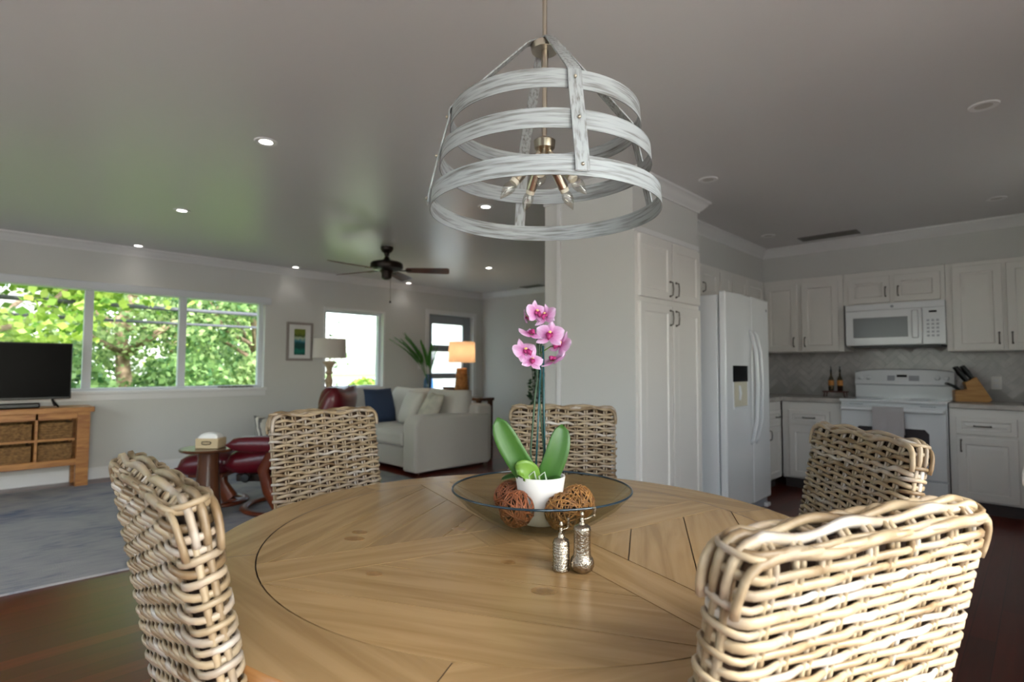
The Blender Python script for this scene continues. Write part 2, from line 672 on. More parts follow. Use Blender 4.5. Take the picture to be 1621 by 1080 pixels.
def thing(name, label, cat, loc=(0, 0, 0), rz=0.0, group=None):
    o = bpy.data.objects.new(name, None)
    o.empty_display_size = 0.1
    C.objects.link(o)
    o.location = loc
    o.rotation_euler = (0, 0, rz)
    return tag(o, label, cat, group)


def struct(name, mb, m, label=None, parent=None, **kw):
    o = mb.build(name, m, parent, **kw)
    if parent is None: o['kind'] = 'structure'
    if label: o['label'] = label
    return o


def copy_tree(o, parent=None):
    c = o.copy()
    C.objects.link(c)
    c.parent = parent
    for ch in o.children:
        copy_tree(ch, c)
    return c


def cushion(w, d, h, n=12, p=4.0):
    """pillow-shaped solid centred at origin, w along x, d along y, h along z"""
    mb = MB()
    vs, fs = [], []

    def H(u, v):
        return 0.5 * h * ((max(0, 1 - abs(u) ** p)) ** 0.5 * (max(0, 1 - abs(v) ** p)) ** 0.5)
    idx = {}
    for side in (1, -1):
        for i in range(n + 1):
            for j in range(n + 1):
                u, v = -1 + 2 * i / n, -1 + 2 * j / n
                if side == -1 and (i in (0, n) or j in (0, n)):
                    idx[(side, i, j)] = idx[(1, i, j)]
                    continue
                k1 = 1 - 0.05 * (abs(u) < 0.9) * 0 - 0.06 * (1 - abs(v)) * (abs(u) == 1)
                k2 = 1 - 0.06 * (1 - abs(u)) * (abs(v) == 1)
                idx[(side, i, j)] = len(vs)
                vs.append((u * w / 2 * k1, v * d / 2 * k2, side * H(u, v)))
        for i in range(n):
            for j in range(n):
                q = (idx[(side, i, j)], idx[(side, i + 1, j)], idx[(side, i + 1, j + 1)], idx[(side, i, j + 1)])
                fs.append(q if side == 1 else q[::-1])
    return mb.add(vs, fs)


# ------------------------------------------------------------------ room shell
YN, XE, XW, YS, ZC = 7.05, 6.50, -2.2, -1.0, 2.44
TH = 0.2
struct('floor', MB().box(XW - TH, XE + TH, YS - TH, YN + TH, -0.12, 0), 'floor', 'dark cherry wood plank floor')
struct('ceiling', MB().box(XW - TH, XE + TH, YS - TH, YN + TH, ZC, ZC + 0.15), 'ceil', 'satin off-white ceiling')


def wall_x(name, y0, y1, x0, x1, holes, label):
    """wall running along x with holes (xa, xb, za, zb)"""
    mb = MB()
    xs = x0
    for xa, xb, za, zb in sorted(holes):
        mb.box(xs, xa, y0, y1, 0, ZC)
        if za > 0: mb.box(xa, xb, y0, y1, 0, za)
        mb.box(xa, xb, y0, y1, zb, ZC)
        xs = xb
    mb.box(xs, x1, y0, y1, 0, ZC)
    return struct(name, mb, 'wall', label)


W1 = (-1.50, 2.76, 0.88, 2.00)
W2 = (3.575, 4.485, 0.86, 1.955)
D1 = (5.33, 6.27, 0.0, 2.02)
wall_x('wall_north', YN, YN + TH, XW - TH, XE + TH, [W1, W2, D1], 'off-white wall with the windows and the glazed door')
SDOOR = (-1.55, 1.66, 0.0, 2.18)
ADDED_KWIN = (4.1, 4.9, 1.10, 2.05)  # unseen window opening added to brighten the kitchen
wall_x('wall_south', YS - TH, YS, XW - TH, XE + TH, [SDOOR, ADDED_KWIN], 'off-white wall with the sliding glass door')
mb = MB()
WW = (0.6, 4.4, 0.75, 2.1)  # unseen window opening added to let daylight in from the west
mb.box(XW - TH, XW, YS, WW[0], 0, ZC).box(XW - TH, XW, WW[1], YN, 0, ZC).box(XW - TH, XW, WW[0], WW[1], 0, WW[2]).box(XW - TH, XW, WW[0], WW[1], WW[3], ZC)
struct('wall_west', mb, 'wall', 'off-white wall with the added long side window')
struct('wall_east', MB().box(XE, XE + TH, YS, YN, 0, ZC), 'wall', 'off-white end wall of kitchen and living room')
PX0 = 3.035
struct('wall_partition', MB().box(PX0 + 0.004, XE, 2.49, 2.62, 0, ZC), 'wall', 'off-white partition wall between kitchen and living room')
# soffits
struct('trim_1', MB().box(6.135, XE, YS, 2.49, 2.098, ZC), 'wall', 'off-white soffit above the range wall cabinets')
struct('trim_2', MB().box(3.96, 6.135, 2.165, 2.49, 2.098, ZC), 'wall', 'off-white soffit above the refrigerator cabinets')
struct('trim_3', MB().box(PX0, 3.96, 1.872, 2.49, 2.088, ZC), 'wall', 'off-white soffit above the pantry')
struct('trim_4', MB().box(PX0 - 0.012, PX0 + 0.004, 2.463, 2.495, 0, ZC - 0.09), 'trim', 'narrow white vertical batten on the pantry side')

CROWN = [(0, 0), (0, -0.088), (0.012, -0.088), (0.014, -0.076), (0.03, -0.066), (0.052, -0.038), (0.066, -0.018), (0.078, -0.014), (0.08, 0)]


def crown(n, a, b, nrm, label, ext=(0, 0)):
    """crown run from a to b (2D), projecting along nrm"""
    a, b, nrm = Vector(a), Vector(b), Vector(nrm)
    d = (b - a).normalized()
    vs = []
    for p, e in ((a, -ext[0]), (b, ext[1])):
        for u, z in CROWN:
            q = p + nrm * u + d * (e * u)
            vs.append((q.x, q.y, ZC + z))
    k2 = len(CROWN)
    fs = [tuple(range(k2)), tuple(range(2 * k2 - 1, k2 - 1, -1))]
    for i in range(k2):
        j = (i + 1) % k2
        fs.append((i, k2 + i, k2 + j, j))
    mb = MB().add(vs, fs)
    struct('trim_%d' % n, mb, 'trim', label, smooth=50)


crown(5, (XW, YN), (XE, YN), (0, -1), 'crown moulding above the window wall')
crown(6, (XE, YN), (XE, 2.62), (-1, 0), 'crown moulding on the living room end wall')
crown(7, (6.135, 2.165), (6.135, YS), (-1, 0), 'crown moulding above the range wall')
crown(8, (3.96, 2.165), (6.135, 2.165), (0, -1), 'crown moulding above the refrigerator')
crown(9, (PX0, 1.872), (3.96, 1.872), (0, -1), 'crown moulding on the pantry front', (1, 1))
crown(10, (PX0, 2.62), (PX0, 1.872), (-1, 0), 'crown moulding on the pantry side', (0, 1))
crown(11, (3.96, 1.872), (3.96, 2.165), (1, 0), 'crown moulding return beside the pantry', (1, 0))

for n, (x0, x1) in (('north', (XW, D1[0] - 0.07)), ('corner', (D1[1] + 0.07, XE))):
    struct('baseboard_' + n, MB().box(x0, x1, YN - 0.016, YN, 0, 0.115).box(x0, x1, YN - 0.022, YN, 0, 0.09), 'trim', 'white baseboard')
struct('baseboard_east', MB().box(XE - 0.016, XE, 2.62, YN - 0.016, 0, 0.115), 'trim', 'white baseboard')

# --- big window
GY = YN + 0.10


def window(n, x0, x1, z0, z1, mull, label, glass='glass', gy=GY, fw=0.05, y_in=YN):
    fr = MB().box(x0, x1, gy - 0.03, gy + 0.04, z0, z0 + fw).box(x0, x1, gy - 0.03, gy + 0.04, z1 - fw, z1)
    fr.box(x0, x0 + fw, gy - 0.03, gy + 0.04, z0 + fw, z1 - fw).box(x1 - fw, x1, gy - 0.03, gy + 0.04, z0 + fw, z1 - fw)
    w = struct('window_%d' % n, fr, 'frame', label, bevel=0.004)
    ms = [x0 + fw] + sorted(mull) + [x1 - fw]
    for m in mull:
        MB().box(m - 0.038, m + 0.038, gy - 0.025, gy + 0.035, z0 + fw, z1 - fw).build('mullion', 'frame', w, bevel=0.004)
    for i in range(len(ms) - 1):
        a = ms[i] + (0.038 if i else 0)
        b = ms[i + 1] - (0.038 if i < len(ms) - 2 else 0)
        MB().box(a, b, gy, gy + 0.006, z0 + fw, z1 - fw).build('pane', glass, w)
    return w


w1 = window(1, W1[0], W1[1], W1[2], W1[3], [-0.73, 0.13, 0.99, 1.86], 'wide white framed picture window with tall panes')
MB().box(W1[0] - 0.05, W1[1] + 0.03, YN - 0.035, YN + 0.07, 0.865, 0.90).build('window_sill', 'trim', w1, bevel=0.006)
MB().box(W1[0] - 0.04, W1[1] + 0.055, YN - 0.055, YN + 0.06, 1.945, 2.03).build('shade_cassette', 'frame', w1, bevel=0.008)
MB().box(W1[0] - 0.04, W1[1] + 0.02, YN - 0.012, YN + 0.002, 0.80, 0.866).build('apron', 'trim', w1, bevel=0.003)
w2 = window(2, W2[0], W2[1], W2[2], W2[3], [], 'small square window behind the turned wood lamp', fw=0.035)
MB().box(W2[0] - 0.03, W2[1] + 0.03, YN - 0.02, YN + 0.07, W2[2] - 0.02, W2[2] + 0.012).build('window_sill', 'trim', w2, bevel=0.004)
mb = MB()
for a, b, c, d in ((W2[0] - 0.03, W2[0], W2[2], W2[3] + 0.03), (W2[1], W2[1] + 0.03, W2[2], W2[3] + 0.03), (W2[0], W2[1], W2[3], W2[3] + 0.03)):
    mb.box(a, b, YN - 0.012, YN, c, d)
mb.build('casing', 'trim', w2)
# --- door in the window wall
DY = YN + 0.09
dx0, dx1 = D1[0] + 0.002, D1[1] - 0.002
gx0, gx1 = dx0 + 0.12, dx1 - 0.15
dz = [0.02, 0.15, 0.53, 0.60, 0.975, 1.06, 1.42, 1.525, 1.875, 2.018]
dm = MB().box(dx0, gx0, DY - 0.02, DY + 0.025, 0.02, 2.018).box(gx1, dx1, DY - 0.02, DY + 0.025, 0.02, 2.018)
for i in range(0, 10, 2):
    dm.box(gx0, gx1, DY - 0.02, DY + 0.025, dz[i], dz[i + 1])
dr = struct('door_1', dm, mat('door_grey', (150, 154, 160), 0.4), 'grey door with four stacked frosted panes', bevel=0.004)
for i in range(1, 9, 2):
    MB().box(gx0, gx1, DY - 0.004, DY + 0.008, dz[i], dz[i + 1]).build('pane', 'frost', dr)
MB().tube([(dx1 - 0.06, DY - 0.02, 1.0), (dx1 - 0.06, DY - 0.07, 1.0), (dx1 - 0.16, DY - 0.07, 1.0)], 0.009).build('door_handle', 'nickel', dr)
mb = MB().box(D1[0] - 0.07, D1[0], YN - 0.018, YN, 0, 2.09).box(D1[1], D1[1] + 0.07, YN - 0.018, YN, 0, 2.09).box(D1[0], D1[1], YN - 0.018, YN, 2.02, 2.09)
mb.build('casing', 'trim', dr, bevel=0.004)
# --- openings outside the frame: glass door to the south, long window added to the west for daylight
w3 = window(3, SDOOR[0], SDOOR[1], 0.0, SDOOR[3], [0.05], 'sliding glass door behind the dining table', gy=YS - 0.1)
mb = MB().box(XW - 0.14, XW - 0.08, WW[0], WW[1], WW[2], WW[2] + 0.05).box(XW - 0.14, XW - 0.08, WW[0], WW[1], WW[3] - 0.05, WW[3])
for y in (WW[0], 2.4, WW[1] - 0.05):
    mb.box(XW - 0.14, XW - 0.08, y, y + 0.05, WW[2] + 0.05, WW[3] - 0.05)
w4 = struct('window_4', mb, 'frame', 'unseen long side window added to light the living room')
for y0, y1 in ((0.65, 2.4), (2.45, 4.35)):
    MB().box(XW - 0.112, XW - 0.106, y0, y1, WW[2] + 0.05, WW[3] - 0.05).build('pane', 'glass', w4)

w5 = window(5, ADDED_KWIN[0], ADDED_KWIN[1], ADDED_KWIN[2], ADDED_KWIN[3], [4.5], 'unseen kitchen window added to light the kitchen', gy=YS - 0.1)
portal('portal_kitchen', (4.5, YS - 0.25, 1.57), (R(90), 0, 0), 0.8, 0.95)
portal('portal_south', (0.055, YS - 0.25, 1.11), (R(90), 0, 0), 3.2, 2.22)
portal('portal_west', (XW - 0.25, 2.5, 1.42), (0, R(-90), 0), 1.4, 3.8)
portal('portal_north', (0.63, YN + 0.25, 1.44), (R(-90), 0, 0), 4.3, 1.15)
portal('portal_small', (4.03, YN + 0.25, 1.41), (R(-90), 0, 0), 0.95, 1.12)

# ------------------------------------------------------------------ dining table
TC = Vector((1.014, 0.931))
TZ = 0.76
RX, RY = 0.733, 0.737
QX, QY = 0.606, 0.632
tbl = thing('dining_table', 'round brown wooden dining table with star-patterned plank top', 'table', (TC.x, TC.y, 0))
ell = lambda rx, ry, n=96, a0=0.0, a1=2 * PI: [(rx * math.cos(a0 + (a1 - a0) * i / n), ry * math.sin(a0 + (a1 - a0) * i / n)) for i in range(n + (0 if abs(a1 - a0 - 2 * PI) < 1e-6 else 1))]


def clip(poly, n, c):
    """keep the side where n.p <= c"""
    out = []
    for i in range(len(poly)):
        p, q = poly[i], poly[(i + 1) % len(poly)]
        dp, dq = n[0] * p[0] + n[1] * p[1] - c, n[0] * q[0] + n[1] * q[1] - c
        if dp <= 0: out.append(p)
        if dp * dq < 0:
            t = dp / (dp - dq)
            out.append((p[0] + (q[0] - p[0]) * t, p[1] + (q[1] - p[1]) * t))
    return out


def plank(poly, ang, name='plank', m='table'):
    """plank from plan polygon; its local x runs along the grain"""
    cx = sum(p[0] for p in poly) / len(poly)
    cy = sum(p[1] for p in poly) / len(poly)
    ca, sa = math.cos(-ang), math.sin(-ang)
    loc = [((p[0] - cx) * ca - (p[1] - cy) * sa, (p[0] - cx) * sa + (p[1] - cy) * ca) for p in poly]
    o = MB().prism(loc, -0.012, 0).build(name, m, tbl, (cx, cy, TZ), (0, 0, ang), smooth=0)
    return o


MB().prism(ell(RX - 0.012, RY - 0.012), TZ - 0.056, TZ - 0.0035).build('table_core', 'table_dark', tbl, smooth=30)
# rim: six curved boards
cuts = [R(a) for a in (32, 92, 152, 212, 272, 332)]
for i in range(6):
    a0, a1 = cuts[i] + 0.0012, (cuts[(i + 1) % 6] if i < 5 else cuts[0] + 2 * PI) - 0.0012
    n = 14
    o_ = ell(RX, RY, n, a0, a1)
    i_ = ell(QX + 0.0028, QY + 0.0028, n, a0, a1)[::-1]
    am = (a0 + a1) / 2 + PI / 2
    mbp = MB()
    cx, cy = 0.67 * math.cos(am - PI / 2), 0.67 * math.sin(am - PI / 2)
    ca, sa = math.cos(-am), math.sin(-am)
    tr = lambda p: ((p[0] - cx) * ca - (p[1] - cy) * sa, (p[0] - cx) * sa + (p[1] - cy) * ca)
    for j in range(n):
        q = [o_[j], o_[j + 1], i_[n - j - 1], i_[n - j]]
        mbp.add([tr(p) + (0,) for p in q], [(0, 1, 2, 3)])
    o = mbp.build('rim_board', 'table', tbl, (cx, cy, TZ), (0, 0, am), smooth=0)
# outer edge apron
vs, fs = [], []
n = 120
prof = [(-0.0005, TZ), (0.003, TZ - 0.003), (0.003, TZ - 0.057), (-0.002, TZ - 0.06), (-0.05, TZ - 0.06)]
for k2, (dr_, z) in enumerate(prof):
    for i in range(n):
        a = 2 * PI * i / n
        vs.append(((RX + dr_) * math.cos(a), (RY + dr_) * math.sin(a), z))
for k2 in range(len(prof) - 1):
    for i in range(n):
        j = (i + 1) % n
        fs.append((k2 * n + i, (k2 + 1) * n + i, (k2 + 1) * n + j, k2 * n + j))
MB().add(vs, fs).build('edge_band', 'table_side', tbl, smooth=60)
# four bands of the cross and the chord planks between them
G = 0.0013
inner = ell(QX, QY, 96)
uv = lambda a: (math.cos(a), math.sin(a))
bands = [(R(-107), -0.022, 0.083), (R(-12), -0.128, -0.022), (R(73), -0.05, 0.055), (R(162), -0.05, 0.062)]
# offsets are measured to the left of the outward direction
for ang, o0, o1 in bands:
    d, nl = uv(ang), uv(ang + PI / 2)
    p = clip(inner, nl, o1 - G)
    p = clip(p, (-nl[0], -nl[1]), -o0 - G)
    p = clip(p, (-d[0], -d[1]), -0.135)
    plank(p, ang)
p = inner
for ang, o0, o1 in bands:
    p = clip(p, uv(ang), 0.135)
plank(p, R(73)).location.z -= 0.0004
sect = [(0, 1, [0.25, 0.385, 0.52]), (1, 2, [0.20, 0.335, 0.47]), (2, 3, [0.18, 0.315, 0.455]), (3, 0, [0.19, 0.318, 0.469])]
for ia, ib, offs in sect:
    aa, a0, a1 = bands[ia]
    ba, b0, b1 = bands[ib]
    if ba < aa: ba += 2 * PI
    bis = (aa + ba) / 2
    nb = uv(bis)
    na, nn = uv(aa + PI / 2), uv(ba + PI / 2)
    base = clip(inner, (-na[0], -na[1]), -a1 - G)
    base = clip(base, nn, b0 - G)
    lim = [0.02] + offs + [0.9]
    for j in range(len(lim) - 1):
        p = clip(base, nb, lim[j + 1] - G)
        p = clip(p, (-nb[0], -nb[1]), -lim[j] - G)
        if len(p) > 2: plank(p, bis + PI / 2)
for kx, ky, rr in ((-0.25, -0.27, 0.016), (-0.19, -0.12, 0.011), (-0.30, 0.28, 0.014), (-0.335, 0.245, 0.017), (-0.11, 0.13, 0.013), (-0.42, 0.02, 0.012), (-0.14, -0.21, 0.007)):
    MB().prism([(rr * 1.5 * math.cos(a * PI / 8), rr * math.sin(a * PI / 8)) for a in range(16)], 0, 0.0004).build('knot', 'knot', tbl, (kx, ky, TZ), (0, 0, R(-63)), smooth=0)
MB().lathe([(0.34, 0.0), (0.34, 0.04), (0.3, 0.06), (0.16, 0.09), (0.12, 0.16), (0.15, 0.3), (0.11, 0.45), (0.13, 0.6), (0.28, 0.66), (0.3, 0.70)], 32).build('pedestal', 'table_side', tbl)


# ------------------------------------------------------------------ rattan chairs
CW, CT, CR = 0.472, 0.042, 0.019


def rrect(W, T, r):
    """rounded rectangle: s -> (x, y, nx, ny); total length"""
    a, b, q = W - 2 * r, T - 2 * r, PI * r / 2
    tot = 2 * (a + b) + 4 * q
    segs = [(a, 'l', (-W / 2 + r, -T / 2), (1, 0), (0, -1)), (q, 'c', (W / 2 - r, -T / 2 + r), -90), (b, 'l', (W / 2, -T / 2 + r), (0, 1), (1, 0)), (q, 'c', (W / 2 - r, T / 2 - r), 0),
            (a, 'l', (W / 2 - r, T / 2), (-1, 0), (0, 1)), (q, 'c', (-W / 2 + r, T / 2 - r), 90), (b, 'l', (-W / 2, T / 2 - r), (0, -1), (-1, 0)), (q, 'c', (-W / 2 + r, -T / 2 + r), 180)]

    def f(s):
        s %= tot
        for sg in segs:
            if s <= sg[0] + 1e-9:
                if sg[1] == 'l':
                    return sg[2][0] + sg[3][0] * s, sg[2][1] + sg[3][1] * s, sg[4][0], sg[4][1]
                an = R(sg[3]) + s / r
                return sg[2][0] + r * math.cos(an), sg[2][1] + r * math.sin(an), math.cos(an), math.sin(an)
            s -= sg[0]
        return f(0)
    return f, tot, a, b, q


def weave_row(W, T, r, nx, ny, ph, amp, rad, rng, m=6):
    f, tot, a, b, q = rrect(W, T, r)
    st = [a * (i + 0.5) / nx for i in range(nx)] + [a + q + b * (i + 0.5) / ny for i in range(ny)]
    st += [a + 2 * q + b + a * (i + 0.5) / nx for i in range(nx)] + [2 * a + 3 * q + b + b * (i + 0.5) / ny for i in range(ny)]
    n = len(st)
    pts, rs = [], []
    w1, w2 = rng.uniform(0, 6.28), rng.uniform(0, 6.28)
    for i in range(n):
        s0, s1 = st[i], st[(i + 1) % n] + (tot if i == n - 1 else 0)
        for j in range(m):
            t = j / m
            s = s0 + (s1 - s0) * t
            x, y, nx_, ny_ = f(s)
            c = math.cos(PI * (i + t + ph))
            d = amp * (1.1 + c)
            dz = 0.0030 * c + 0.0012 * math.sin(PI * (i + t) * 0.5 + w1) + 0.0010 * math.sin(1.7 * i + w2)
            pts.append((x + nx_ * d, y + ny_ * d, dz))
            rs.append(rad * (1 + 0.12 * math.sin(0.9 * i + w1)))
    mb = MB()
    # flat section: thin radially, tall vertically
    mb.tube(pts, rs, 6, closed=True, flat=(1.1, 0.66), up=(0, 0, 1))
    return mb, st


def make_chair():
    rng = random.Random(3)
    root = thing('rattan_chair', '', 'chair')
    zt, zb = 0.60, 0.0
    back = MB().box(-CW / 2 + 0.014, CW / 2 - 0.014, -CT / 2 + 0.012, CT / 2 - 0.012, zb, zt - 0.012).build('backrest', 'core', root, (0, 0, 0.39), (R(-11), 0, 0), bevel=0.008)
    NX, NY = 10, 1
    rows = []
    for ph in (0, 1):
        for v in range(5):
            mb, st = weave_row(CW, CT, CR, NX, NY, ph, 0.0040, 0.0053, rng)
            rows.append(mb.mesh('rattan_strand', 'rattan', 180))
    pitch = 0.0148
    nrow = int((zt - 0.008) / pitch)
    for i in range(nrow):
        turn = rng.random() < 0.5    # half a turn swaps over and under, so take the other phase
        o = obj('rattan_strand', rows[((i + turn) % 2) * 5 + rng.randrange(5)], back, (0, 0, 0.008 + i * pitch))
        if turn: o.rotation_euler = (0, 0, PI)
        if i >= nrow - 2: o.scale = (0.992 if i == nrow - 2 else 0.975, 1, 1)
        else: o.scale = (rng.uniform(0.992, 1.006), 1, rng.uniform(0.85, 1.15))
    for ph in (0, 1):
        o = obj('rattan_strand', rows[ph * 5 + 1], back, (0, 0, zt - 0.0065 + 0.003 * ph))
        o.scale = (0.978, 0.98 if ph == 0 else 0.86, 0.85)
    # stakes: pairs that run up the front, over the top and down the back
    a = CW - 2 * CR
    tops = [-a / 2 + a * (i + 0.5) / NX for i in range(NX)]
    h = CT / 2
    pts = [(0, -h, 0), (0, -h, zt * 0.5), (0, -h, zt - 0.024), (0, -h * 0.85, zt - 0.007), (0, -h * 0.5, zt), (0, h * 0.5, zt), (0, h * 0.85, zt - 0.007), (0, h, zt - 0.024), (0, h, zt * 0.5), (0, h, 0)]
    arch = MB().tube(pts, 0.0042, 6).mesh('rattan_stake', 'rattan', 180)
    for x in tops:
        for s in (-1, 1):
            obj('rattan_stake', arch, back, (x + s * 0.0056, 0, 0))
    for sx in (-1, 1):
        e = MB().tube([(sx * CW / 2, 0, 0), (sx * CW / 2, 0, zt - 0.026), (sx * (CW / 2 - 0.008), 0, zt - 0.008), (sx * (CW / 2 - 0.03), 0, zt), (sx * (CW / 2 - 0.08), 0, zt - 0.004)], 0.0052, 6).mesh('rattan_stake', 'rattan', 180)
        for s in (-1, 1):
            obj('rattan_stake', e, back, (0, s * 0.0068, 0))
    # strands along the top
    for kk, y in enumerate((-0.0255, -0.008, 0.008, 0.0255)):
        zed = zt - (0.0125 if abs(y) > 0.015 else 0.0)
        half = CW / 2
        pts = [(-half - 0.004, y * 0.8, zed - 0.055), (-half - 0.006, y * 0.85, zed - 0.04)]
        for q in range(5):
            an = R(180 - 22.5 * q)
            pts.append((-half + 0.026 + 0.03 * math.cos(an), y * (0.9 + 0.02 * q), zed - 0.026 + 0.03 * math.sin(an)))
        m0 = -half + 0.032
        ln = CW - 0.064
        for i in range(1, NX * 5):
            t = i / 5
            c = math.cos(PI * (t - 0.5) * 0.5 + kk * PI * 0.5)
            pts.append((m0 + ln * t / NX, y + 0.0025 * math.sin(t * 1.3 + 2 * kk), zed + 0.004 + 0.0044 * c))
        for q in range(5):
            an = R(90 - 22.5 * q)
            pts.append((half - 0.026 + 0.03 * math.cos(an), y * (0.98 - 0.02 * q), zed - 0.026 + 0.03 * math.sin(an)))
        pts += [(half + 0.006, y * 0.85, zed - 0.04), (half + 0.004, y * 0.8, zed - 0.055)]
        MB().tube(pts, [0.0062 + 0.0009 * math.sin(0.35 * j + kk) for j in range(len(pts))], 6, flat=(0.8, 1.15), up=(0, 1, 0)).build('rattan_strand', 'rattan', back, smooth=180)
    # seat (front edge under the table)
    sd = 0.46
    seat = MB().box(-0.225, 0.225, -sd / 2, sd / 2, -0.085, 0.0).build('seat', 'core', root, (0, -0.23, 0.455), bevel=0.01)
    srow = [weave_row(0.49, sd + 0.03, 0.03, 9, 9, ph, 0.007, 0.0064, rng)[0].mesh('rattan_strand', 'rattan', 180) for ph in (0, 1)]
    for i in range(6):
        obj('rattan_strand', srow[i % 2], seat, (0, 0, -0.08 + i * 0.0156))
    for i in range(27):
        y = -sd / 2 + 0.012 + i * (sd - 0.024) / 26
        if i % 2 == 0 and i > 1:
            continue
        pts = [(-0.225 + 0.45 * t / 36, y, 0.004 + 0.004 * math.cos(PI * (t / 4 + (i // 2) % 2))) for t in range(37)]
        MB().tube(pts, 0.011, 6, flat=(0.5, 1.3), up=(0, 0, 1)).build('rattan_strand', 'rattan', seat, smooth=180)
    for sx in (-1, 1):
        for y, dy in ((-0.43, -0.01), (-0.02, 0.05)):
            MB().tube([(sx * 0.2, y, 0.38), (sx * 0.205, y + dy, 0.0)], [0.021, 0.015], 10).build('leg', 'leg', root)
    return root


chair0 = make_chair()
# top centre of each back, its height, outward bearing in degrees, size, label
TILT = 0.60 * math.sin(R(11))
chairs = [((0.784, 0.178), 0.982, 249, 0.94, 'large rattan chair nearest the camera, its back lit by the sun'),
          ((1.803, 0.367), 0.985, -48.5, 1.0, 'rattan chair across the table in front of the kitchen range'),
          ((1.925, 1.555), 0.986, 33, 0.97, 'rattan chair behind the orchid, in front of the pantry'),
          ((1.045, 2.045), 0.986, 93, 0.925, 'rattan chair at the far table edge hiding the red recliner'),
          ((0.226, 1.018), 0.993, 178, 1.03, 'rattan chair at the left table edge, seen end-on near the rug')]
for i, ((x, y), zt, az, sc, lab) in enumerate(chairs):
    c = chair0 if i == 0 else copy_tree(chair0)
    out = Vector((math.cos(R(az)), math.sin(R(az))))
    # local +y is outward
    c.rotation_euler = (0, 0, R(az - 90))
    p = Vector((x, y)) - out * (TILT * sc)
    c.location = (p.x, p.y, 0)
    c.scale = (sc, 1.12 if i == 0 else 1.0, zt / (0.39 + 0.60 * math.cos(R(11))))
    tag(c, lab, 'chair', 'rattan dining chairs around the table')

# ------------------------------------------------------------------ pendant lamp
LP = Vector((1.046, 0.904))
pen = thing('pendant_lamp', 'grey weathered drum pendant of three bands hanging over the table', 'pendant light', (LP.x, LP.y, 0))
rings = [(0.2915, 1.556, 0.044), (0.2680, 1.664, 0.044), (0.2430, 1.763, 0.044)]
for rr, z, hh in rings:
    n = 72
    mb = MB().lathe([(rr - 0.0025, 0), (rr, 0), (rr, hh), (rr - 0.0025, hh), (rr - 0.0025, 0)], n, cap=False)
    # the bands flare slightly downwards
    mb.v = [(x * (1 - 0.012 * (z_ / hh)), y * (1 - 0.012 * (z_ / hh)), z_) for x, y, z_ in mb.v]
    mb.build('band', 'galv', pen, (0, 0, z))
for i in range(4):
    an = R(236 + 90 * i)
    d = Vector((math.cos(an), math.sin(an), 0))
    t = Vector((-d.y, d.x, 0))
    pth = [(0.02, 2.008), (0.045, 1.997), (0.232, 1.815), (0.2445, 1.80), (0.2465, 1.775), (0.271, 1.68), (0.2940, 1.580), (0.2950, 1.564)]
    vs, fs = [], []
    w = 0.0155
    for rr, z in pth:
        for s, off in ((-1, 0), (1, 0), (1, 0.0025), (-1, 0.0025)):
            q = d * (rr + off) + t * (s * w * (0.8 if rr < 0.1 else 1))
            vs.append((q.x, q.y, z + off))
    for j in range(len(pth) - 1):
        for k2 in range(4):
            k3 = (k2 + 1) % 4
            fs.append((j * 4 + k2, j * 4 + k3, (j + 1) * 4 + k3, (j + 1) * 4 + k2))
    fs += [(3, 2, 1, 0), tuple(len(vs) - 4 + q for q in range(4))]
    st_ = MB().add(vs, fs).build('strap', 'galv_strap', pen, smooth=40)
    for rr, z in ((0.297, 1.578), (0.2745, 1.686), (0.2495, 1.786)):
        MB().sphere(tuple(d * (rr + 0.001)) [:2] + (z,), 0.004, 8, 6).build('rivet', 'nickel', st_)
MB().lathe([(0.0, 0), (0.034, 0.0), (0.036, 0.008), (0.036, 0.016), (0.02, 0.026), (0.0, 0.028)], 24).build('hub_plate', 'nickel', pen, (0, 0, 1.985))
MB().tube([(0, 0, 1.72), (0, 0, 2.42)], 0.0062, 12).build('rod', 'nickel', pen)
MB().lathe([(0.0, 0), (0.02, 0.003), (0.058, 0.012), (0.062, 0.03)], 24).build('canopy', 'nickel', pen, (0, 0, ZC - 0.03))
MB().lathe([(0.0, -0.022), (0.012, -0.02), (0.026, -0.008), (0.028, 0.012), (0.012, 0.022), (0.0, 0.022)], 20).build('cluster_hub', 'nickel', pen, (0, 0, 1.735))
MB().lathe([(0.0, 0), (0.009, 0.0), (0.009, 0.06), (0.0, 0.06)], 12).build('rod_coupling', 'nickel', pen, (0, 0, 1.93))
for i in range(5):
    an = R(214 + 72 * i)
    d = Vector((math.cos(an), math.sin(an), 0))
    ax = (d * 0.62 + Vector((0, 0, -0.78))).normalized()
    p0 = Vector((0, 0, 1.735))
    at_ = lambda t: tuple(p0 + ax * t)
    arm = MB().tube([at_(0.02), at_(0.07)], 0.006, 10).build('arm', 'nickel', pen)
    sk = MB().tube([at_(0.06), at_(0.062), at_(0.118), at_(0.12)], [0.010, 0.0135, 0.0135, 0.012], 14).build('socket', 'nickel', arm)
    MB().tube([at_(0.118), at_(0.13)], [0.0125, 0.0115], 14).build('collar', 'socket', arm)
    MB().tube([at_(0.128), at_(0.134), at_(0.145), at_(0.158), at_(0.172), at_(0.183)], [0.0085, 0.012, 0.0155, 0.0135, 0.007, 0.0015], 12).build('bulb', 'bulb', arm, smooth=180)

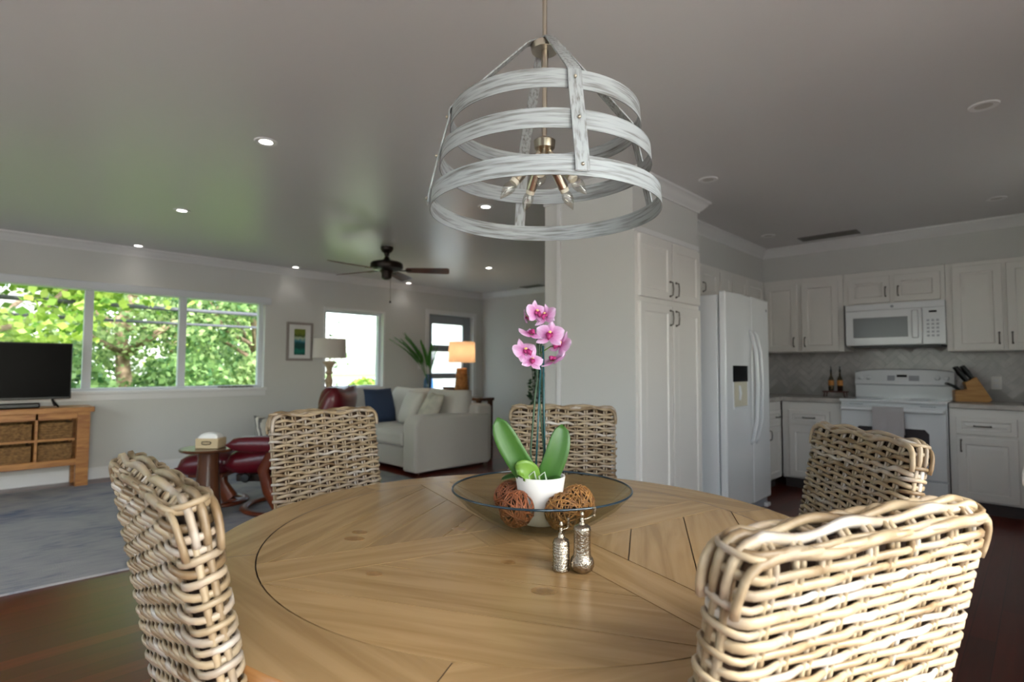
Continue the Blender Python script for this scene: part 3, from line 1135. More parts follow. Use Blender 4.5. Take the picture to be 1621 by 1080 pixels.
# ------------------------------------------------------------------ table centre: bowl, orchid, balls, mills
BC = Vector((1.066, 0.930))
bowl = thing('glass_bowl', 'wide shallow smoky glass bowl at the table centre', 'bowl', (BC.x, BC.y, TZ))
prof_o = [(0.0, 0.002), (0.09, 0.002), (0.115, 0.011), (0.15, 0.031), (0.195, 0.062), (0.228, 0.097)]
prof_i = [(0.224, 0.099), (0.19, 0.067), (0.147, 0.037), (0.112, 0.018), (0.09, 0.010), (0.0, 0.010)]
MB().lathe(prof_o + prof_i, 72, cap=False).build('bowl_body', 'bowl', bowl, smooth=60)
MB().tube([(0.2265 * math.cos(2 * PI * i / 72), 0.2265 * math.sin(2 * PI * i / 72), 0.0985) for i in range(72)], 0.0028, 8, closed=True).build('rim', 'rim', bowl, smooth=180)

CR_ = _r.copy()
CR_.z = 0
CR_.normalize()
CF_ = Vector((-CR_.y, CR_.x, 0))   # horizontal right / forward of the room view, used to lay out the centrepiece


def rel(right, fwd, z, base=BC):
    return (base.x + CR_.x * right + CF_.x * fwd, base.y + CR_.y * right + CF_.y * fwd, z)


PC = rel(-0.003, 0.0, TZ + 0.0105)
orc = thing('potted_orchid', 'pink orchid with broad green leaves in a white ceramic pot', 'orchid', PC)
po = MB().lathe([(0.0, 0), (0.043, 0), (0.046, 0.003), (0.0635, 0.116), (0.0635, 0.119), (0.0595, 0.119), (0.057, 0.10), (0.055, 0.095)], 48, cap=False).build('pot', 'pot', orc, smooth=50)
MB().lathe([(0.0, 0), (0.0565, 0), (0.0565, 0.004), (0.0, 0.008)], 24, cap=False).build('potting_bark', 'soil', po, (0, 0, 0.093))


def lr(right, fwd, z):
    """local point of the orchid in right/forward/up terms"""
    return (CR_.x * right + CF_.x * fwd, CR_.y * right + CF_.y * fwd, z)


def orchid_leaf(name, m, pts, width, side, cup=0.25, n=14):
    """leaf blade along a 3D centre line; side = width direction"""
    pts = [Vector(p) for p in pts]

    def bez(t):
        a = [p.copy() for p in pts]
        while len(a) > 1:
            a = [a[i].lerp(a[i + 1], t) for i in range(len(a) - 1)]
        return a[0]
    vs, fs = [], []
    sd = Vector(side).normalized()
    K = 7
    for i in range(n + 1):
        t = i / n
        p = bez(t)
        tg = (bez(min(1, t + 0.02)) - bez(max(0, t - 0.02))).normalized()
        s = (sd - tg * sd.dot(tg)).normalized()
        nn = s.cross(tg)
        w = width * 0.5 * (math.sin(PI * min(1, 0.12 + 0.88 * t) ** 1.0) ** 0.55 if t < 0.999 else 0.02)
        w = width * 0.5 * max(0.03, (0.35 + 0.65 * math.sin(PI * min(t * 1.25, 0.5)) ) * (1 if t < 0.62 else max(0.0, 1 - ((t - 0.62) / 0.38) ** 2.4) ** 0.55))
        for j in range(K):
            u = -1 + 2 * j / (K - 1)
            vs.append(p + s * (u * w) + nn * (cup * w * (abs(u) ** 1.5)))
    for i in range(n):
        for j in range(K - 1):
            a = i * K + j
            fs.append((a, a + 1, a + K + 1, a + K))
    o = MB().add(vs, fs).build(name, m, orc, smooth=180)
    so = o.modifiers.new('thick', 'SOLIDIFY')
    so.thickness = 0.0022
    return o


RT = tuple(CR_)
orchid_leaf('leaf', 'leaf', [lr(-0.012, -0.01, 0.10), lr(-0.035, -0.02, 0.125), lr(-0.088, -0.03, 0.20), lr(-0.110, -0.03, 0.268)], 0.058, lr(0.85, 0, 0.5), 0.3)
orchid_leaf('leaf', 'leaf', [lr(0.004, -0.01, 0.10), lr(0.018, -0.022, 0.12), lr(0.050, -0.03, 0.185), lr(0.054, -0.012, 0.25)], 0.056, lr(0.9, 0, -0.35), 0.32)
orchid_leaf('leaf', 'leaf2', [lr(-0.006, -0.02, 0.105), lr(-0.028, -0.04, 0.138), lr(-0.045, -0.05, 0.15), lr(-0.06, -0.05, 0.13)], 0.05, lr(0.6, 0.3, 0.8), 0.2)
orchid_leaf('leaf', 'leaf', [lr(0.004, -0.012, 0.102), lr(0.02, -0.03, 0.118), lr(0.035, -0.035, 0.125), lr(0.05, -0.03, 0.118)], 0.028, lr(0.2, 0.9, 0.2), 0.25)
orchid_leaf('leaf', 'leaf', [lr(-0.02, 0.02, 0.10), lr(-0.05, 0.03, 0.118), lr(-0.075, 0.03, 0.112), lr(-0.10, 0.03, 0.102)], 0.03, lr(0.1, 1, 0.2), 0.2)
for sx, dx, top, bw in ((-0.016, 0.006, 0.525, -0.012), (0.004, 0.0, 0.515, 0.008), (-0.002, -0.006, 0.47, 0.014)):
    MB().tube([lr(sx, -0.01, 0.10), lr(sx + bw * 0.8, -0.008, 0.18), lr(sx + dx + bw * 0.3, -0.005, 0.32), lr(dx - 0.004, 0, top - 0.08), lr(dx - 0.002, -0.004, top)], 0.0026, 8).build('stem', 'stem', orc, smooth=180)
for sx, tx, tp in ((0.012, 0.006, 0.45), (-0.014, 0.000, 0.40)):
    MB().tube([lr(sx, -0.014, 0.09), lr(tx, -0.01, tp)], 0.0024, 8).build('support_stake', 'stake', orc, smooth=180)
for sx, fy in ((-0.025, -0.035), (0.0, -0.045)):
    MB().tube([lr(sx, fy, 0.10), lr(sx - 0.006, fy - 0.004, 0.125), lr(sx + 0.008, fy - 0.006, 0.136), lr(sx + 0.012, fy - 0.005, 0.118), lr(sx + 0.02, fy, 0.10)], 0.0022, 8).build('aerial_root', 'root', orc, smooth=180)


def petal(w, l, cup, pointy, name):
    vs, fs = [], []
    n, K = 9, 7
    for i in range(n + 1):
        t = i / n
        ww = w * (math.sin(PI * (0.06 + 0.94 * t) ** (0.8 if not pointy else 0.7)) ** (0.55 if not pointy else 0.8))
        for j in range(K):
            u = -1 + 2 * j / (K - 1)
            vs.append((u * ww, -cup * (t * t) * l + 0.16 * abs(u) ** 2 * ww - 0.03 * l * math.sin(4 * u + 3 * t), 0.004 + t * l))
    for i in range(n):
        for j in range(K - 1):
            a = i * K + j
            fs.append((a, a + 1, a + K + 1, a + K))
    return MB().add(vs, fs).mesh(name, 'petal', 180)


sep = petal(0.0115, 0.033, 0.10, True, 'sepal')
pet = petal(0.019, 0.032, 0.06, False, 'petal')
lipm = MB()
lipm.tube([(0, -0.002, 0), (0, -0.010, -0.003), (0, -0.014, -0.010), (0, -0.011, -0.016)], [0.003, 0.006, 0.0055, 0.001], 8)
lipm.sphere((-0.0055, -0.007, -0.001), 0.005, 8, 6, (0.7, 0.8, 1.2)).sphere((0.0055, -0.007, -0.001), 0.005, 8, 6, (0.7, 0.8, 1.2))
lipme = lipm.mesh('lip', 'lip', 180)
colme = MB().sphere((0, -0.006, 0.005), 0.0042, 8, 6, (1, 1.2, 1)).mesh('column', 'yellow', 180)


def flower(pos, yaw, pitch, roll, sc):
    """orchid bloom that faces local -y"""
    fl = obj('flower', colme, orc, pos, (R(pitch), R(roll), R(yaw)))
    fl.scale = (sc, sc, sc)
    for a in (0, 128, -128):
        obj('sepal', sep, fl, None, (0, R(a), 0))
    for a in (68, -68):
        obj('petal', pet, fl, (0, -0.002, 0), (0, R(a), 0))
    obj('lip', lipme, fl)


FY = 44.22 - 90   # local -y towards the camera side
for rt, fw, z, yw, pt, rl, sc in ((-0.040, -0.030, 0.432, 38, 34, -8, 1.12), (-0.026, -0.03, 0.478, 10, 66, 12, 0.98), (0.022, -0.034, 0.476, -14, 16, 6, 1.08),
                                  (0.050, -0.012, 0.452, -52, 22, 20, 1.05), (0.034, -0.02, 0.412, -34, 62, -15, 0.98), (-0.012, -0.014, 0.534, 34, 14, 0, 0.95),
                                  (0.012, -0.012, 0.526, -30, 22, -10, 0.95), (-0.040, 0.006, 0.524, 80, 10, 0, 0.6), (-0.024, -0.036, 0.410, 8, 30, 14, 0.85)):
    p = lr(rt, fw, z)
    flower(p, FY + yw, -pt, rl, sc)
    MB().tube([lr(0.0, -0.003, z - 0.02), lr(rt * 0.5, fw * 0.4, z - 0.004), p], 0.0014, 6).build('flower_stalk', 'leaf2', orc, smooth=180)


def vine_ball(pos, r, m, label, seed):
    rng = random.Random(seed)
    t = thing('wicker_ball', label, 'decor ball', pos, 0, 'wicker balls in the glass bowl')
    MB().sphere((0, 0, 0), r * 0.72, 16, 10).build('inner_ball', 'core', t, smooth=180)
    for i in range(34):
        ax = Vector((rng.gauss(0, 1), rng.gauss(0, 1), rng.gauss(0, 1))).normalized()
        a = ax.orthogonal().normalized()
        b = ax.cross(a)
        off = rng.uniform(-0.45, 0.45)
        rr = r * rng.uniform(0.93, 1.0)
        k_ = math.sqrt(max(0.1, 1 - off * off))
        ph, am = rng.uniform(0, 6), rng.uniform(0.02, 0.07)
        pts = []
        for j in range(28):
            an = 2 * PI * j / 28
            v = (ax * (off + am * math.sin(3 * an + ph)) + (a * math.cos(an) + b * math.sin(an)) * k_).normalized() * rr
            pts.append(v)
        MB().tube(pts, rng.uniform(0.0012, 0.0022), 5, closed=True).build('vine', m, t, smooth=180)


vine_ball(rel(-0.080, 0.035, TZ + 0.0645), 0.043, 'wicker', 'reddish wicker ball on the left, behind its reddish twin', 1)
vine_ball(rel(-0.064, -0.055, TZ + 0.0585), 0.0445, 'wicker', 'reddish wicker ball at front left of the white pot', 2)
vine_ball(rel(0.050, -0.078, TZ + 0.0585), 0.0455, 'wicker2', 'golden brown wicker ball at front right of the white pot', 3)
vine_ball(rel(0.092, 0.004, TZ + 0.0605), 0.0445, 'wicker2', 'golden brown wicker ball on the right, behind its golden twin', 4)

# grinders
def mill(pos, prof, label, h, crank_az, cl):
    t = thing('spice_mill', label, 'spice mill', pos, 0, 'silver spice mills on the table')
    MB().lathe(prof, 36).build('mill_body', 'chrome', t, smooth=40)
    MB().lathe([(0.0, 0), (0.0045, 0), (0.004, 0.006), (0.0028, 0.010), (0.0042, 0.014), (0.0046, 0.018), (0.0025, 0.022), (0.0, 0.023)], 16).build('finial', 'chrome', t, (0, 0, h))
    d = Vector((math.cos(crank_az), math.sin(crank_az), 0))
    ck = MB().tube([d * 0.002 + Vector((0, 0, h + 0.006)), d * 0.014 + Vector((0, 0, h + 0.007)), d * cl + Vector((0, 0, h + 0.012))], 0.0017, 8).build('crank', 'chrome', t, smooth=180)
    MB().lathe([(0.0, 0), (0.0022, 0), (0.0018, 0.008), (0.0035, 0.014), (0.0032, 0.018), (0.0, 0.0205)], 12).build('crank_knob', 'chrome', ck, tuple(d * cl + Vector((0, 0, h + 0.009))))


cz = math.atan2(CR_.y + CF_.y * 0.5, CR_.x + CF_.x * 0.5)
ps = [(0.0, 0), (0.0155, 0), (0.017, 0.002)]
for i in range(9):
    z = 0.004 + i * 0.0055
    ps += [(0.0172, z), (0.0160, z + 0.0042), (0.0172, z + 0.0055)]
ps += [(0.0165, 0.056), (0.0145, 0.061), (0.009, 0.064), (0.007, 0.066), (0.006, 0.073), (0.003, 0.075), (0.0, 0.075)]
mill((0.866, 0.703, TZ), ps, 'short silver spice mill with ribbed sides', 0.074, cz, 0.017)
pl = [(0.0, 0), (0.013, 0), (0.020, 0.005), (0.0238, 0.013), (0.0238, 0.020), (0.022, 0.027), (0.0185, 0.031), (0.0175, 0.034), (0.0165, 0.050), (0.0168, 0.075), (0.0178, 0.083), (0.0165, 0.088), (0.013, 0.091), (0.006, 0.093), (0.005, 0.097), (0.0, 0.098)]
mill((0.890, 0.669, TZ), pl, 'tall silver spice mill with a round bulging base', 0.096, cz, 0.030)


# ------------------------------------------------------------------ kitchen
def door_mesh(w, h, t=0.02, fr=0.055, name='door', m='white'):
    """raised-panel front: local x 0..w, z 0..h, front at y=-t"""
    fr = min(fr, w * 0.22, h * 0.26)
    rects = [(0.0, 0.0), (0.0, -t + 0.003), (0.003, -t), (fr, -t), (fr + 0.007, -t + 0.009), (fr + 0.012, -t + 0.009), (fr + 0.03, -t + 0.002), (fr + 0.033, -t + 0.002)]
    vs, fs = [], []
    for i, y in rects:
        i = min(i, min(w, h) / 2 - 0.004)
        vs += [(i, y, i), (w - i, y, i), (w - i, y, h - i), (i, y, h - i)]
    for k2 in range(len(rects) - 1):
        for j in range(4):
            j2 = (j + 1) % 4
            fs.append((k2 * 4 + j, k2 * 4 + j2, (k2 + 1) * 4 + j2, (k2 + 1) * 4 + j))
    L = (len(rects) - 1) * 4
    fs += [(L, L + 1, L + 2, L + 3), (3, 2, 1, 0)]
    return MB().add(vs, fs).mesh(name, m, 25)


def pull(parent, x, z, length, vertical=True, t=0.02, name='handle'):
    h = length / 2
    if vertical:
        pts = [(x, -t, z - h), (x, -t - 0.024, z - h + 0.006), (x, -t - 0.028, z), (x, -t - 0.024, z + h - 0.006), (x, -t, z + h)]
        ends = [(x, -t, z - h), (x, -t, z + h)]
    else:
        pts = [(x - h, -t, z), (x - h + 0.006, -t - 0.024, z), (x, -t - 0.028, z), (x + h - 0.006, -t - 0.024, z), (x + h, -t, z)]
        ends = [(x - h, -t, z), (x + h, -t, z)]
    mb = MB().tube(pts, 0.0048, 8)
    for e in ends:
        mb.sphere((e[0], e[1] - 0.004, e[2]), 0.008, 8, 6)
    mb.build(name, 'pewter', parent, smooth=60)


def front(parent, x0, z0, w, h, kind='door', handle=None):
    """a door or drawer front on a cabinet whose local face is at y=0"""
    o = obj(kind, door_mesh(w, h, name=kind), parent, (x0, -0.001, z0))
    if handle:
        pull(o, *handle)
    return o


def cab(name, label, loc, rz, w, d, z0, z1, toe=False, group=None):
    t = thing(name, label, 'cabinet', loc, rz, group)
    mb = MB().box(0, w, 0, d, z0, z1)
    mb.build('cabinet_body', 'white', t, bevel=0.002)
    if toe: MB().box(0.005, w - 0.005, 0.06, d, 0, z0 - 0.0005).build('toe_kick', mat('toe_kick_dark', (70, 62, 60), 0.7), t)
    return t


E90 = R(-90)
XF = 6.12
# wall cabinets on the range wall; local x runs towards the camera side (-Y)
ca = cab('wall_cabinet', 'white two-door wall cabinet in the corner left of the microwave', (XF, 2.15, 0), E90, 0.752, 0.375, 1.335, 2.095)
front(ca, 0.015, 1.342, 0.317, 0.70, 'door', (0.285, 0.095, 0.09))
front(ca, 0.375, 1.342, 0.335, 0.70, 'door', (0.03, 0.095, 0.09))
cb = cab('wall_cabinet', 'low white two-door wall cabinet directly above the microwave', (XF, 1.395, 0), E90, 0.79, 0.375, 1.782, 2.095)
front(cb, 0.045, 1.79, 0.338, 0.25, 'door', (0.306, 0.10, 0.085))
front(cb, 0.417, 1.79, 0.342, 0.25, 'door', (0.032, 0.10, 0.085))
cc = cab('wall_cabinet', 'tall white wall cabinet right of the microwave', (XF, 0.602, 0), E90, 0.75, 0.375, 1.322, 2.095)
front(cc, 0.045, 1.328, 0.328, 0.73, 'door', (0.300, 0.10, 0.09))
front(cc, 0.399, 1.328, 0.328, 0.73, 'door', (0.028, 0.10, 0.09))
# over the refrigerator
cd = cab('wall_cabinet', 'short white wall cabinet over the refrigerator', (3.965, 2.15, 0), 0, 0.985, 0.335, 1.80, 2.095)
front(cd, 0.10, 1.81, 0.28, 0.25, 'door', (0.25, 0.07, 0.08))
front(cd, 0.60, 1.81, 0.355, 0.25, 'door', (0.03, 0.07, 0.08))
front(cd, 0.39, 1.81, 0.20, 0.25, 'door')
ce = cab('wall_cabinet', 'white wall cabinet between refrigerator and corner', (4.955, 2.15, 0), 0, 1.16, 0.335, 1.335, 2.095)
front(ce, 0.02, 1.342, 0.25, 0.72, 'door', (0.22, 0.1, 0.09))
front(ce, 0.29, 1.342, 0.36, 0.72, 'door', (0.03, 0.1, 0.09))
front(ce, 0.68, 1.342, 0.42, 0.72, 'door', (0.03, 0.1, 0.09))
# pantry
pa = thing('pantry_cabinet', 'tall white four-door pantry cabinet beside the refrigerator', 'cabinet', (PX0, 1.86, 0), 0)
MB().box(0, 0.90, 0, 0.628, 0.095, 2.085).build('cabinet_body', 'white', pa, bevel=0.002)
MB().box(0.005, 0.895, 0.06, 0.628, 0, 0.0945).build('toe_kick', 'trim', pa)
MB().box(-0.004, 0.905, -0.008, 0.012, 2.052, 2.086).build('top_rail', 'trim', pa)
MB().box(-0.003, 0.0, 0.0, 0.60, 0.095, 2.085).build('side_panel', 'wall', pa)
front(pa, 0.035, 1.632, 0.418, 0.405, 'door', (0.385, 0.078, 0.10))
front(pa, 0.470, 1.632, 0.418, 0.405, 'door', (0.034, 0.078, 0.10))
front(pa, 0.035, 0.105, 0.418, 1.49, 'door', (0.385, 1.405, 0.10))
front(pa, 0.470, 0.105, 0.418, 1.49, 'door', (0.034, 1.405, 0.10))
# base cabinets
XB = 5.79
CZ = 0.885
bl = cab('base_cabinet', 'white base cabinet left of the range', (XB, 1.878, 0), E90, 0.512, 0.70, 0.10, 0.843, True)
front(bl, 0.065, 0.626, 0.36, 0.135, 'drawer', (0.18, 0.067, 0.10, False))
front(bl, 0.065, 0.115, 0.36, 0.49, 'door', (0.33, 0.42, 0.09))
bn = cab('base_cabinet', 'white base cabinet between refrigerator and corner', (4.965, 1.89, 0), 0, 0.815, 0.59, 0.10, 0.843, True)
front(bn, 0.02, 0.626, 0.36, 0.135, 'drawer', (0.18, 0.067, 0.10, False))
front(bn, 0.40, 0.626, 0.36, 0.135, 'drawer', (0.27, 0.067, 0.10, False))
front(bn, 0.02, 0.115, 0.36, 0.49, 'door', (0.33, 0.42, 0.09))
front(bn, 0.40, 0.115, 0.36, 0.49, 'door', (0.03, 0.42, 0.09))
br_ = cab('base_cabinet', 'white base cabinet right of the range, under the knife block', (XB, 0.575, 0), E90, 0.46, 0.70, 0.10, 0.843, True)
front(br_, 0.045, 0.638, 0.372, 0.140, 'drawer', (0.165, 0.07, 0.10, False))
front(br_, 0.045, 0.115, 0.372, 0.50, 'door', (0.028, 0.43, 0.09))
b2 = cab('base_cabinet', 'white base cabinet at the right edge of the photo', (XB, 0.113, 0), E90, 0.95, 0.70, 0.10, 0.843, True)
front(b2, 0.03, 0.638, 0.42, 0.140, 'drawer', (0.21, 0.07, 0.10, False))
front(b2, 0.03, 0.115, 0.42, 0.50, 'door', (0.39, 0.43, 0.09))
front(b2, 0.48, 0.115, 0.42, 0.66, 'door', (0.03, 0.5, 0.09))
# worktops
mb = MB().prism([(4.955, 1.865), (5.76, 1.865), (5.76, 1.362), (6.49, 1.362), (6.49, 2.485), (4.955, 2.485)], 0.8445, CZ)
tag(mb.build('worktop', 'counter', bevel=0.006), 'grey stone worktop wrapping the corner left of the range', 'worktop')
tag(MB().box(5.76, 6.49, -0.85, 0.573, 0.8445, CZ).build('worktop', 'counter', bevel=0.006), 'grey stone worktop right of the range', 'worktop')
# backsplash with herringbone tiles
bs = struct('wall_backsplash', MB().box(XE - 0.008, XE, -0.85, 2.485, CZ + 0.0005, 1.42), 'grout', 'grey herringbone tiled splashback')
TL, TW = 0.16, 0.053
tme = MB().box(0.0015, TL - 0.0015, -0.005, 0, 0.0015, TW - 0.0015).mesh('tile', 'tile', 0)
c45 = math.cos(R(45))
for m_ in range(-12, 24):
    for k2 in range(-60, 61):
        for vert in (0, 1):
            u, v = k2 * TW + 2 * TL * m_, k2 * TW + (TW if vert else 0)
            cu, cv = (u + TW / 2, v + TL / 2) if vert else (u + TL / 2, v + TW / 2)
            y = (cu - cv) * c45
            z = (cu + cv) * c45
            y0, z0 = y - 0.55, z + 0.0
            if not (-0.35 < y0 < 2.36 and CZ + 0.062 < z0 < 1.36): continue
            # local x along the wall (towards -Y), rotate in the wall plane
            o = obj('tile', tme, bs)
            ang = R(45 + (90 if vert else 0))
            rot = Matrix.Rotation(E90, 4, 'Z') @ Matrix.Rotation(-ang, 4, 'Y')
            ctr = Vector((TL / 2, 0, TW / 2))
            o.matrix_world = Matrix.Translation(Vector((XE - 0.0078, y0, z0)) - rot @ ctr) @ rot

# refrigerator
fr = thing('refrigerator', 'white side-by-side refrigerator with ice dispenser', 'refrigerator', (4.035, 1.70, 0))
MB().box(0, 0.905, 0.062, 0.76, 0.03, 1.726).build('cabinet_body', 'appl', fr, bevel=0.008)
MB().box(0.02, 0.885, 0.03, 0.1, 0.0, 0.075).build('base_grille', 'appl_grey', fr, bevel=0.004)
for fx in (0.845, 0.04):
    MB().box(fx - 0.035, fx + 0.035, 0.0, 0.06, 0.0, 0.03).build('foot', 'appl', fr, bevel=0.004)
lft = MB().box(0.006, 0.512, 0.0, 0.055, 0.08, 1.752).build('door', 'appl', fr, bevel=0.012, seg=3)
rgt = MB().box(0.518, 0.899, 0.0, 0.055, 0.08, 1.752).build('door', 'appl', fr, bevel=0.012, seg=3)
for par, hx in ((lft, 0.468), (rgt, 0.562)):
    pts = [(hx, 0.004, 0.56), (hx, -0.02, 0.60), (hx, -0.05, 0.75), (hx, -0.062, 1.02), (hx, -0.05, 1.29), (hx, -0.02, 1.43), (hx, 0.004, 1.47)]
    MB().tube(pts, 0.013, 10, flat=(0.8, 1.2), up=(1, 0, 0)).build('handle', 'appl', par, smooth=180)
MB().box(0.13, 0.415, -0.004, 0.006, 1.06, 1.185).build('dispenser_panel', 'screen', lft, bevel=0.003)
mb = MB().box(0.13, 0.145, -0.003, 0.006, 0.85, 1.06).box(0.40, 0.415, -0.003, 0.006, 0.85, 1.06).box(0.145, 0.40, -0.006, 0.006, 0.85, 0.87)
mb.build('dispenser_frame', 'appl', lft, bevel=0.002)
MB().box(0.145, 0.40, -0.0015, 0.004, 0.87, 1.06).build('dispenser_recess', mat('dispenser_cream', (206, 200, 180), 0.3), lft)
MB().tube([(0.24, -0.003, 1.03), (0.24, -0.012, 0.97), (0.24, -0.004, 0.92)], 0.012, 8).build('dispenser_paddle', 'appl', lft, smooth=180)
MB().prism([(0.845 + 0.012 * math.cos(a * PI / 8), 1.66 + 0.012 * math.sin(a * PI / 8)) for a in range(16)], 0.0, 0.002, ax=2).xf(Matrix(((1, 0, 0, 0), (0, 0, -1, 0), (0, 1, 0, 0), (0, 0, 0, 1)))).build('badge', 'appl_grey', rgt)

# microwave
mw = thing('microwave', 'white over-the-range microwave with grey window', 'microwave', (6.05, 1.367, 1.384), E90)
MB().box(0, 0.764, 0.012, 0.44, 0.0, 0.392).build('case', 'appl', mw, bevel=0.006)
MB().box(0.03, 0.73, 0.03, 0.40, -0.014, 0.0).build('underside_filter', 'black', mw)
MB().box(0.0, 0.764, 0.0, 0.014, 0.335, 0.392).build('top_vent', 'appl', mw, bevel=0.004)
md = MB().box(0.0, 0.598, -0.006, 0.013, 0.004, 0.332).build('door', 'appl', mw, bevel=0.006)
MB().box(0.065, 0.495, -0.0085, -0.005, 0.075, 0.262).build('door_window', mat('microwave_window', (122, 126, 132), 0.2), md, bevel=0.004)
MB().box(0.525, 0.575, -0.034, -0.005, 0.06, 0.315).build('handle', 'appl', md, bevel=0.012, seg=3)
mp_ = MB().box(0.602, 0.764, -0.004, 0.013, 0.004, 0.332).build('control_panel', 'appl', mw, bevel=0.004)
MB().box(0.65, 0.705, -0.006, -0.003, 0.285, 0.302).build('display', 'screen', mp_)
for i in range(3):
    for j in range(5):
        MB().box(0.632 + i * 0.034, 0.652 + i * 0.034, -0.0055, -0.0035, 0.07 + j * 0.034, 0.088 + j * 0.034).build('key', mat('key_grey', (170, 172, 182), 0.4) if i + j == 0 else bpy.data.materials['key_grey'], mp_)
MB().prism([(0.378 + 0.013 * math.cos(a * PI / 8), 0.36 + 0.013 * math.sin(a * PI / 8)) for a in range(16)], 0.0, 0.003).xf(Matrix(((1, 0, 0, 0), (0, 0, -1, 0), (0, 1, 0, 0), (0, 0, 0, 1)))).build('badge', 'appl_grey', mw)

# range
rg = thing('electric_range', 'white electric range with back control panel', 'range', (5.735, 1.356, 0), E90)
MB().box(0, 0.775, 0.03, 0.70, 0.10, 0.868).build('range_body', 'appl', rg, bevel=0.004)
MB().box(-0.004, 0.779, -0.018, 0.58, 0.868, 0.892).build('cooktop', 'appl', rg, bevel=0.008)
for bx, by, br2 in ((0.2, 0.14, 0.10), (0.57, 0.14, 0.075), (0.2, 0.40, 0.075), (0.57, 0.40, 0.10)):
    MB().lathe([(br2 - 0.012, 0), (br2, 0), (br2, 0.0012), (br2 - 0.012, 0.0012), (br2 - 0.012, 0)], 32, cap=False).build('burner_ring', 'appl_grey', rg, (bx, by, 0.8921))
od = MB().box(0.006, 0.769, -0.014, 0.032, 0.235, 0.842).build('oven_door', 'appl', rg, bevel=0.008)
mb = MB().prism([(0.12, 0.36), (0.655, 0.36), (0.655, 0.62), (0.625, 0.655), (0.15, 0.655), (0.12, 0.62)], 0.0, 0.006).xf(Matrix(((1, 0, 0, 0), (0, 0, -1, -0.0125), (0, 1, 0, 0), (0, 0, 0, 1))))
mb.build('oven_window', mat('oven_glass', (46, 44, 48), 0.12), od)
MB().tube([(0.015, -0.016, 0.812), (0.02, -0.052, 0.812), (0.755, -0.052, 0.812), (0.76, -0.016, 0.812)], 0.015, 10, flat=(1.3, 0.8), up=(0, 0, 1)).build('handle', 'appl', od, smooth=60)
for sl in range(2):
    for q in range(6):
        x = (0.08 if sl == 0 else 0.60) + q * 0.018
        MB().box(x, x + 0.012, -0.0155, -0.0135, 0.845, 0.852).build('vent_slot', 'appl_grey', rg)
MB().box(0.006, 0.769, -0.01, 0.032, 0.105, 0.225).build('storage_drawer', 'appl', rg, bevel=0.006)
MB().box(0.02, 0.755, 0.05, 0.69, 0.0, 0.099).build('plinth', 'black', rg)
bgp = [(0.0, 0.0), (0.0, 0.095), (-0.03, 0.115), (-0.02, 0.215)]
vs, fs = [], []
N = 12
for i in range(N + 1):
    x = 0.0 + 0.775 * i / N
    arch_ = 0.026 * (1 - (2 * i / N - 1) ** 4)
    for y, z in ((0.10, 0.0), (0.0, 0.0), (0.0, 0.12), (-0.028, 0.135), (-0.008, 0.245 + arch_), (0.03, 0.255 + arch_), (0.10, 0.25 + arch_)):
        vs.append((x, 0.60 + y, 0.885 + z))
K = 7
for i in range(N):
    for j in range(K):
        j2 = (j + 1) % K
        fs.append((i * K + j, i * K + j2, (i + 1) * K + j2, (i + 1) * K + j))
fs += [tuple(range(K - 1, -1, -1)), tuple(N * K + j for j in range(K))]
bgd = MB().add(vs, fs).build('backguard', 'appl', rg, smooth=30)


def on_guard(x, t):  # point on the sloped panel
    return (x, 0.60 - 0.028 + 0.02 * t - 0.004, 0.885 + 0.135 + 0.11 * t)


for x in (0.05, 0.115, 0.655, 0.72):
    p = on_guard(x, 0.55)
    MB().lathe([(0.0, 0), (0.024, 0), (0.024, 0.004), (0.019, 0.006), (0.017, 0.024), (0.0, 0.026)], 20).build('knob', 'appl', bgd, p, (R(80), 0, 0))
for (x0, x1, t0, t1, m_) in ((0.345, 0.425, 0.62, 0.82, 'screen'), (0.27, 0.33, 0.3, 0.75, 'appl_grey'), (0.44, 0.52, 0.3, 0.75, 'appl_grey')):
    a, b = on_guard(x0, t0), on_guard(x1, t1)
    MB().add([(x0, a[1], a[2]), (x1, a[1], a[2]), (x1, b[1], b[2]), (x0, b[1], b[2])], [(0, 1, 2, 3)]).build('display' if m_ == 'screen' else 'key_outline', m_ if m_ == 'screen' else bpy.data.materials['key_grey'], bgd, smooth=0)
# towel over the oven handle
vs, fs = [], []
path = [(-0.020, 0.60), (-0.024, 0.70), (-0.026, 0.79), (-0.034, 0.828), (-0.052, 0.8365), (-0.068, 0.826), (-0.073, 0.79), (-0.072, 0.68), (-0.074, 0.56), (-0.072, 0.50)]
NW = 20
for y, z in path:
    for i in range(NW + 1):
        u = i / NW
        rip = 0.004 * math.sin(u * 17) * (1 if abs(z - 0.81) > 0.03 else 0.2) * (1 if y < -0.05 else -0.3)
        vs.append((0.262 + 0.228 * u, y + rip, z))
for j in range(len(path) - 1):
    for i in range(NW):
        a = j * (NW + 1) + i
        fs.append((a, a + 1, a + NW + 2, a + NW + 1))
tw = MB().add(vs, fs).build('dish_towel', 'towel', None, (5.735, 1.356, 0), (0, 0, E90), smooth=180)
so = tw.modifiers.new('thick', 'SOLIDIFY')
so.thickness = 0.005
so.offset = 1
tag(tw, 'light grey towel draped over the oven handle', 'towel')

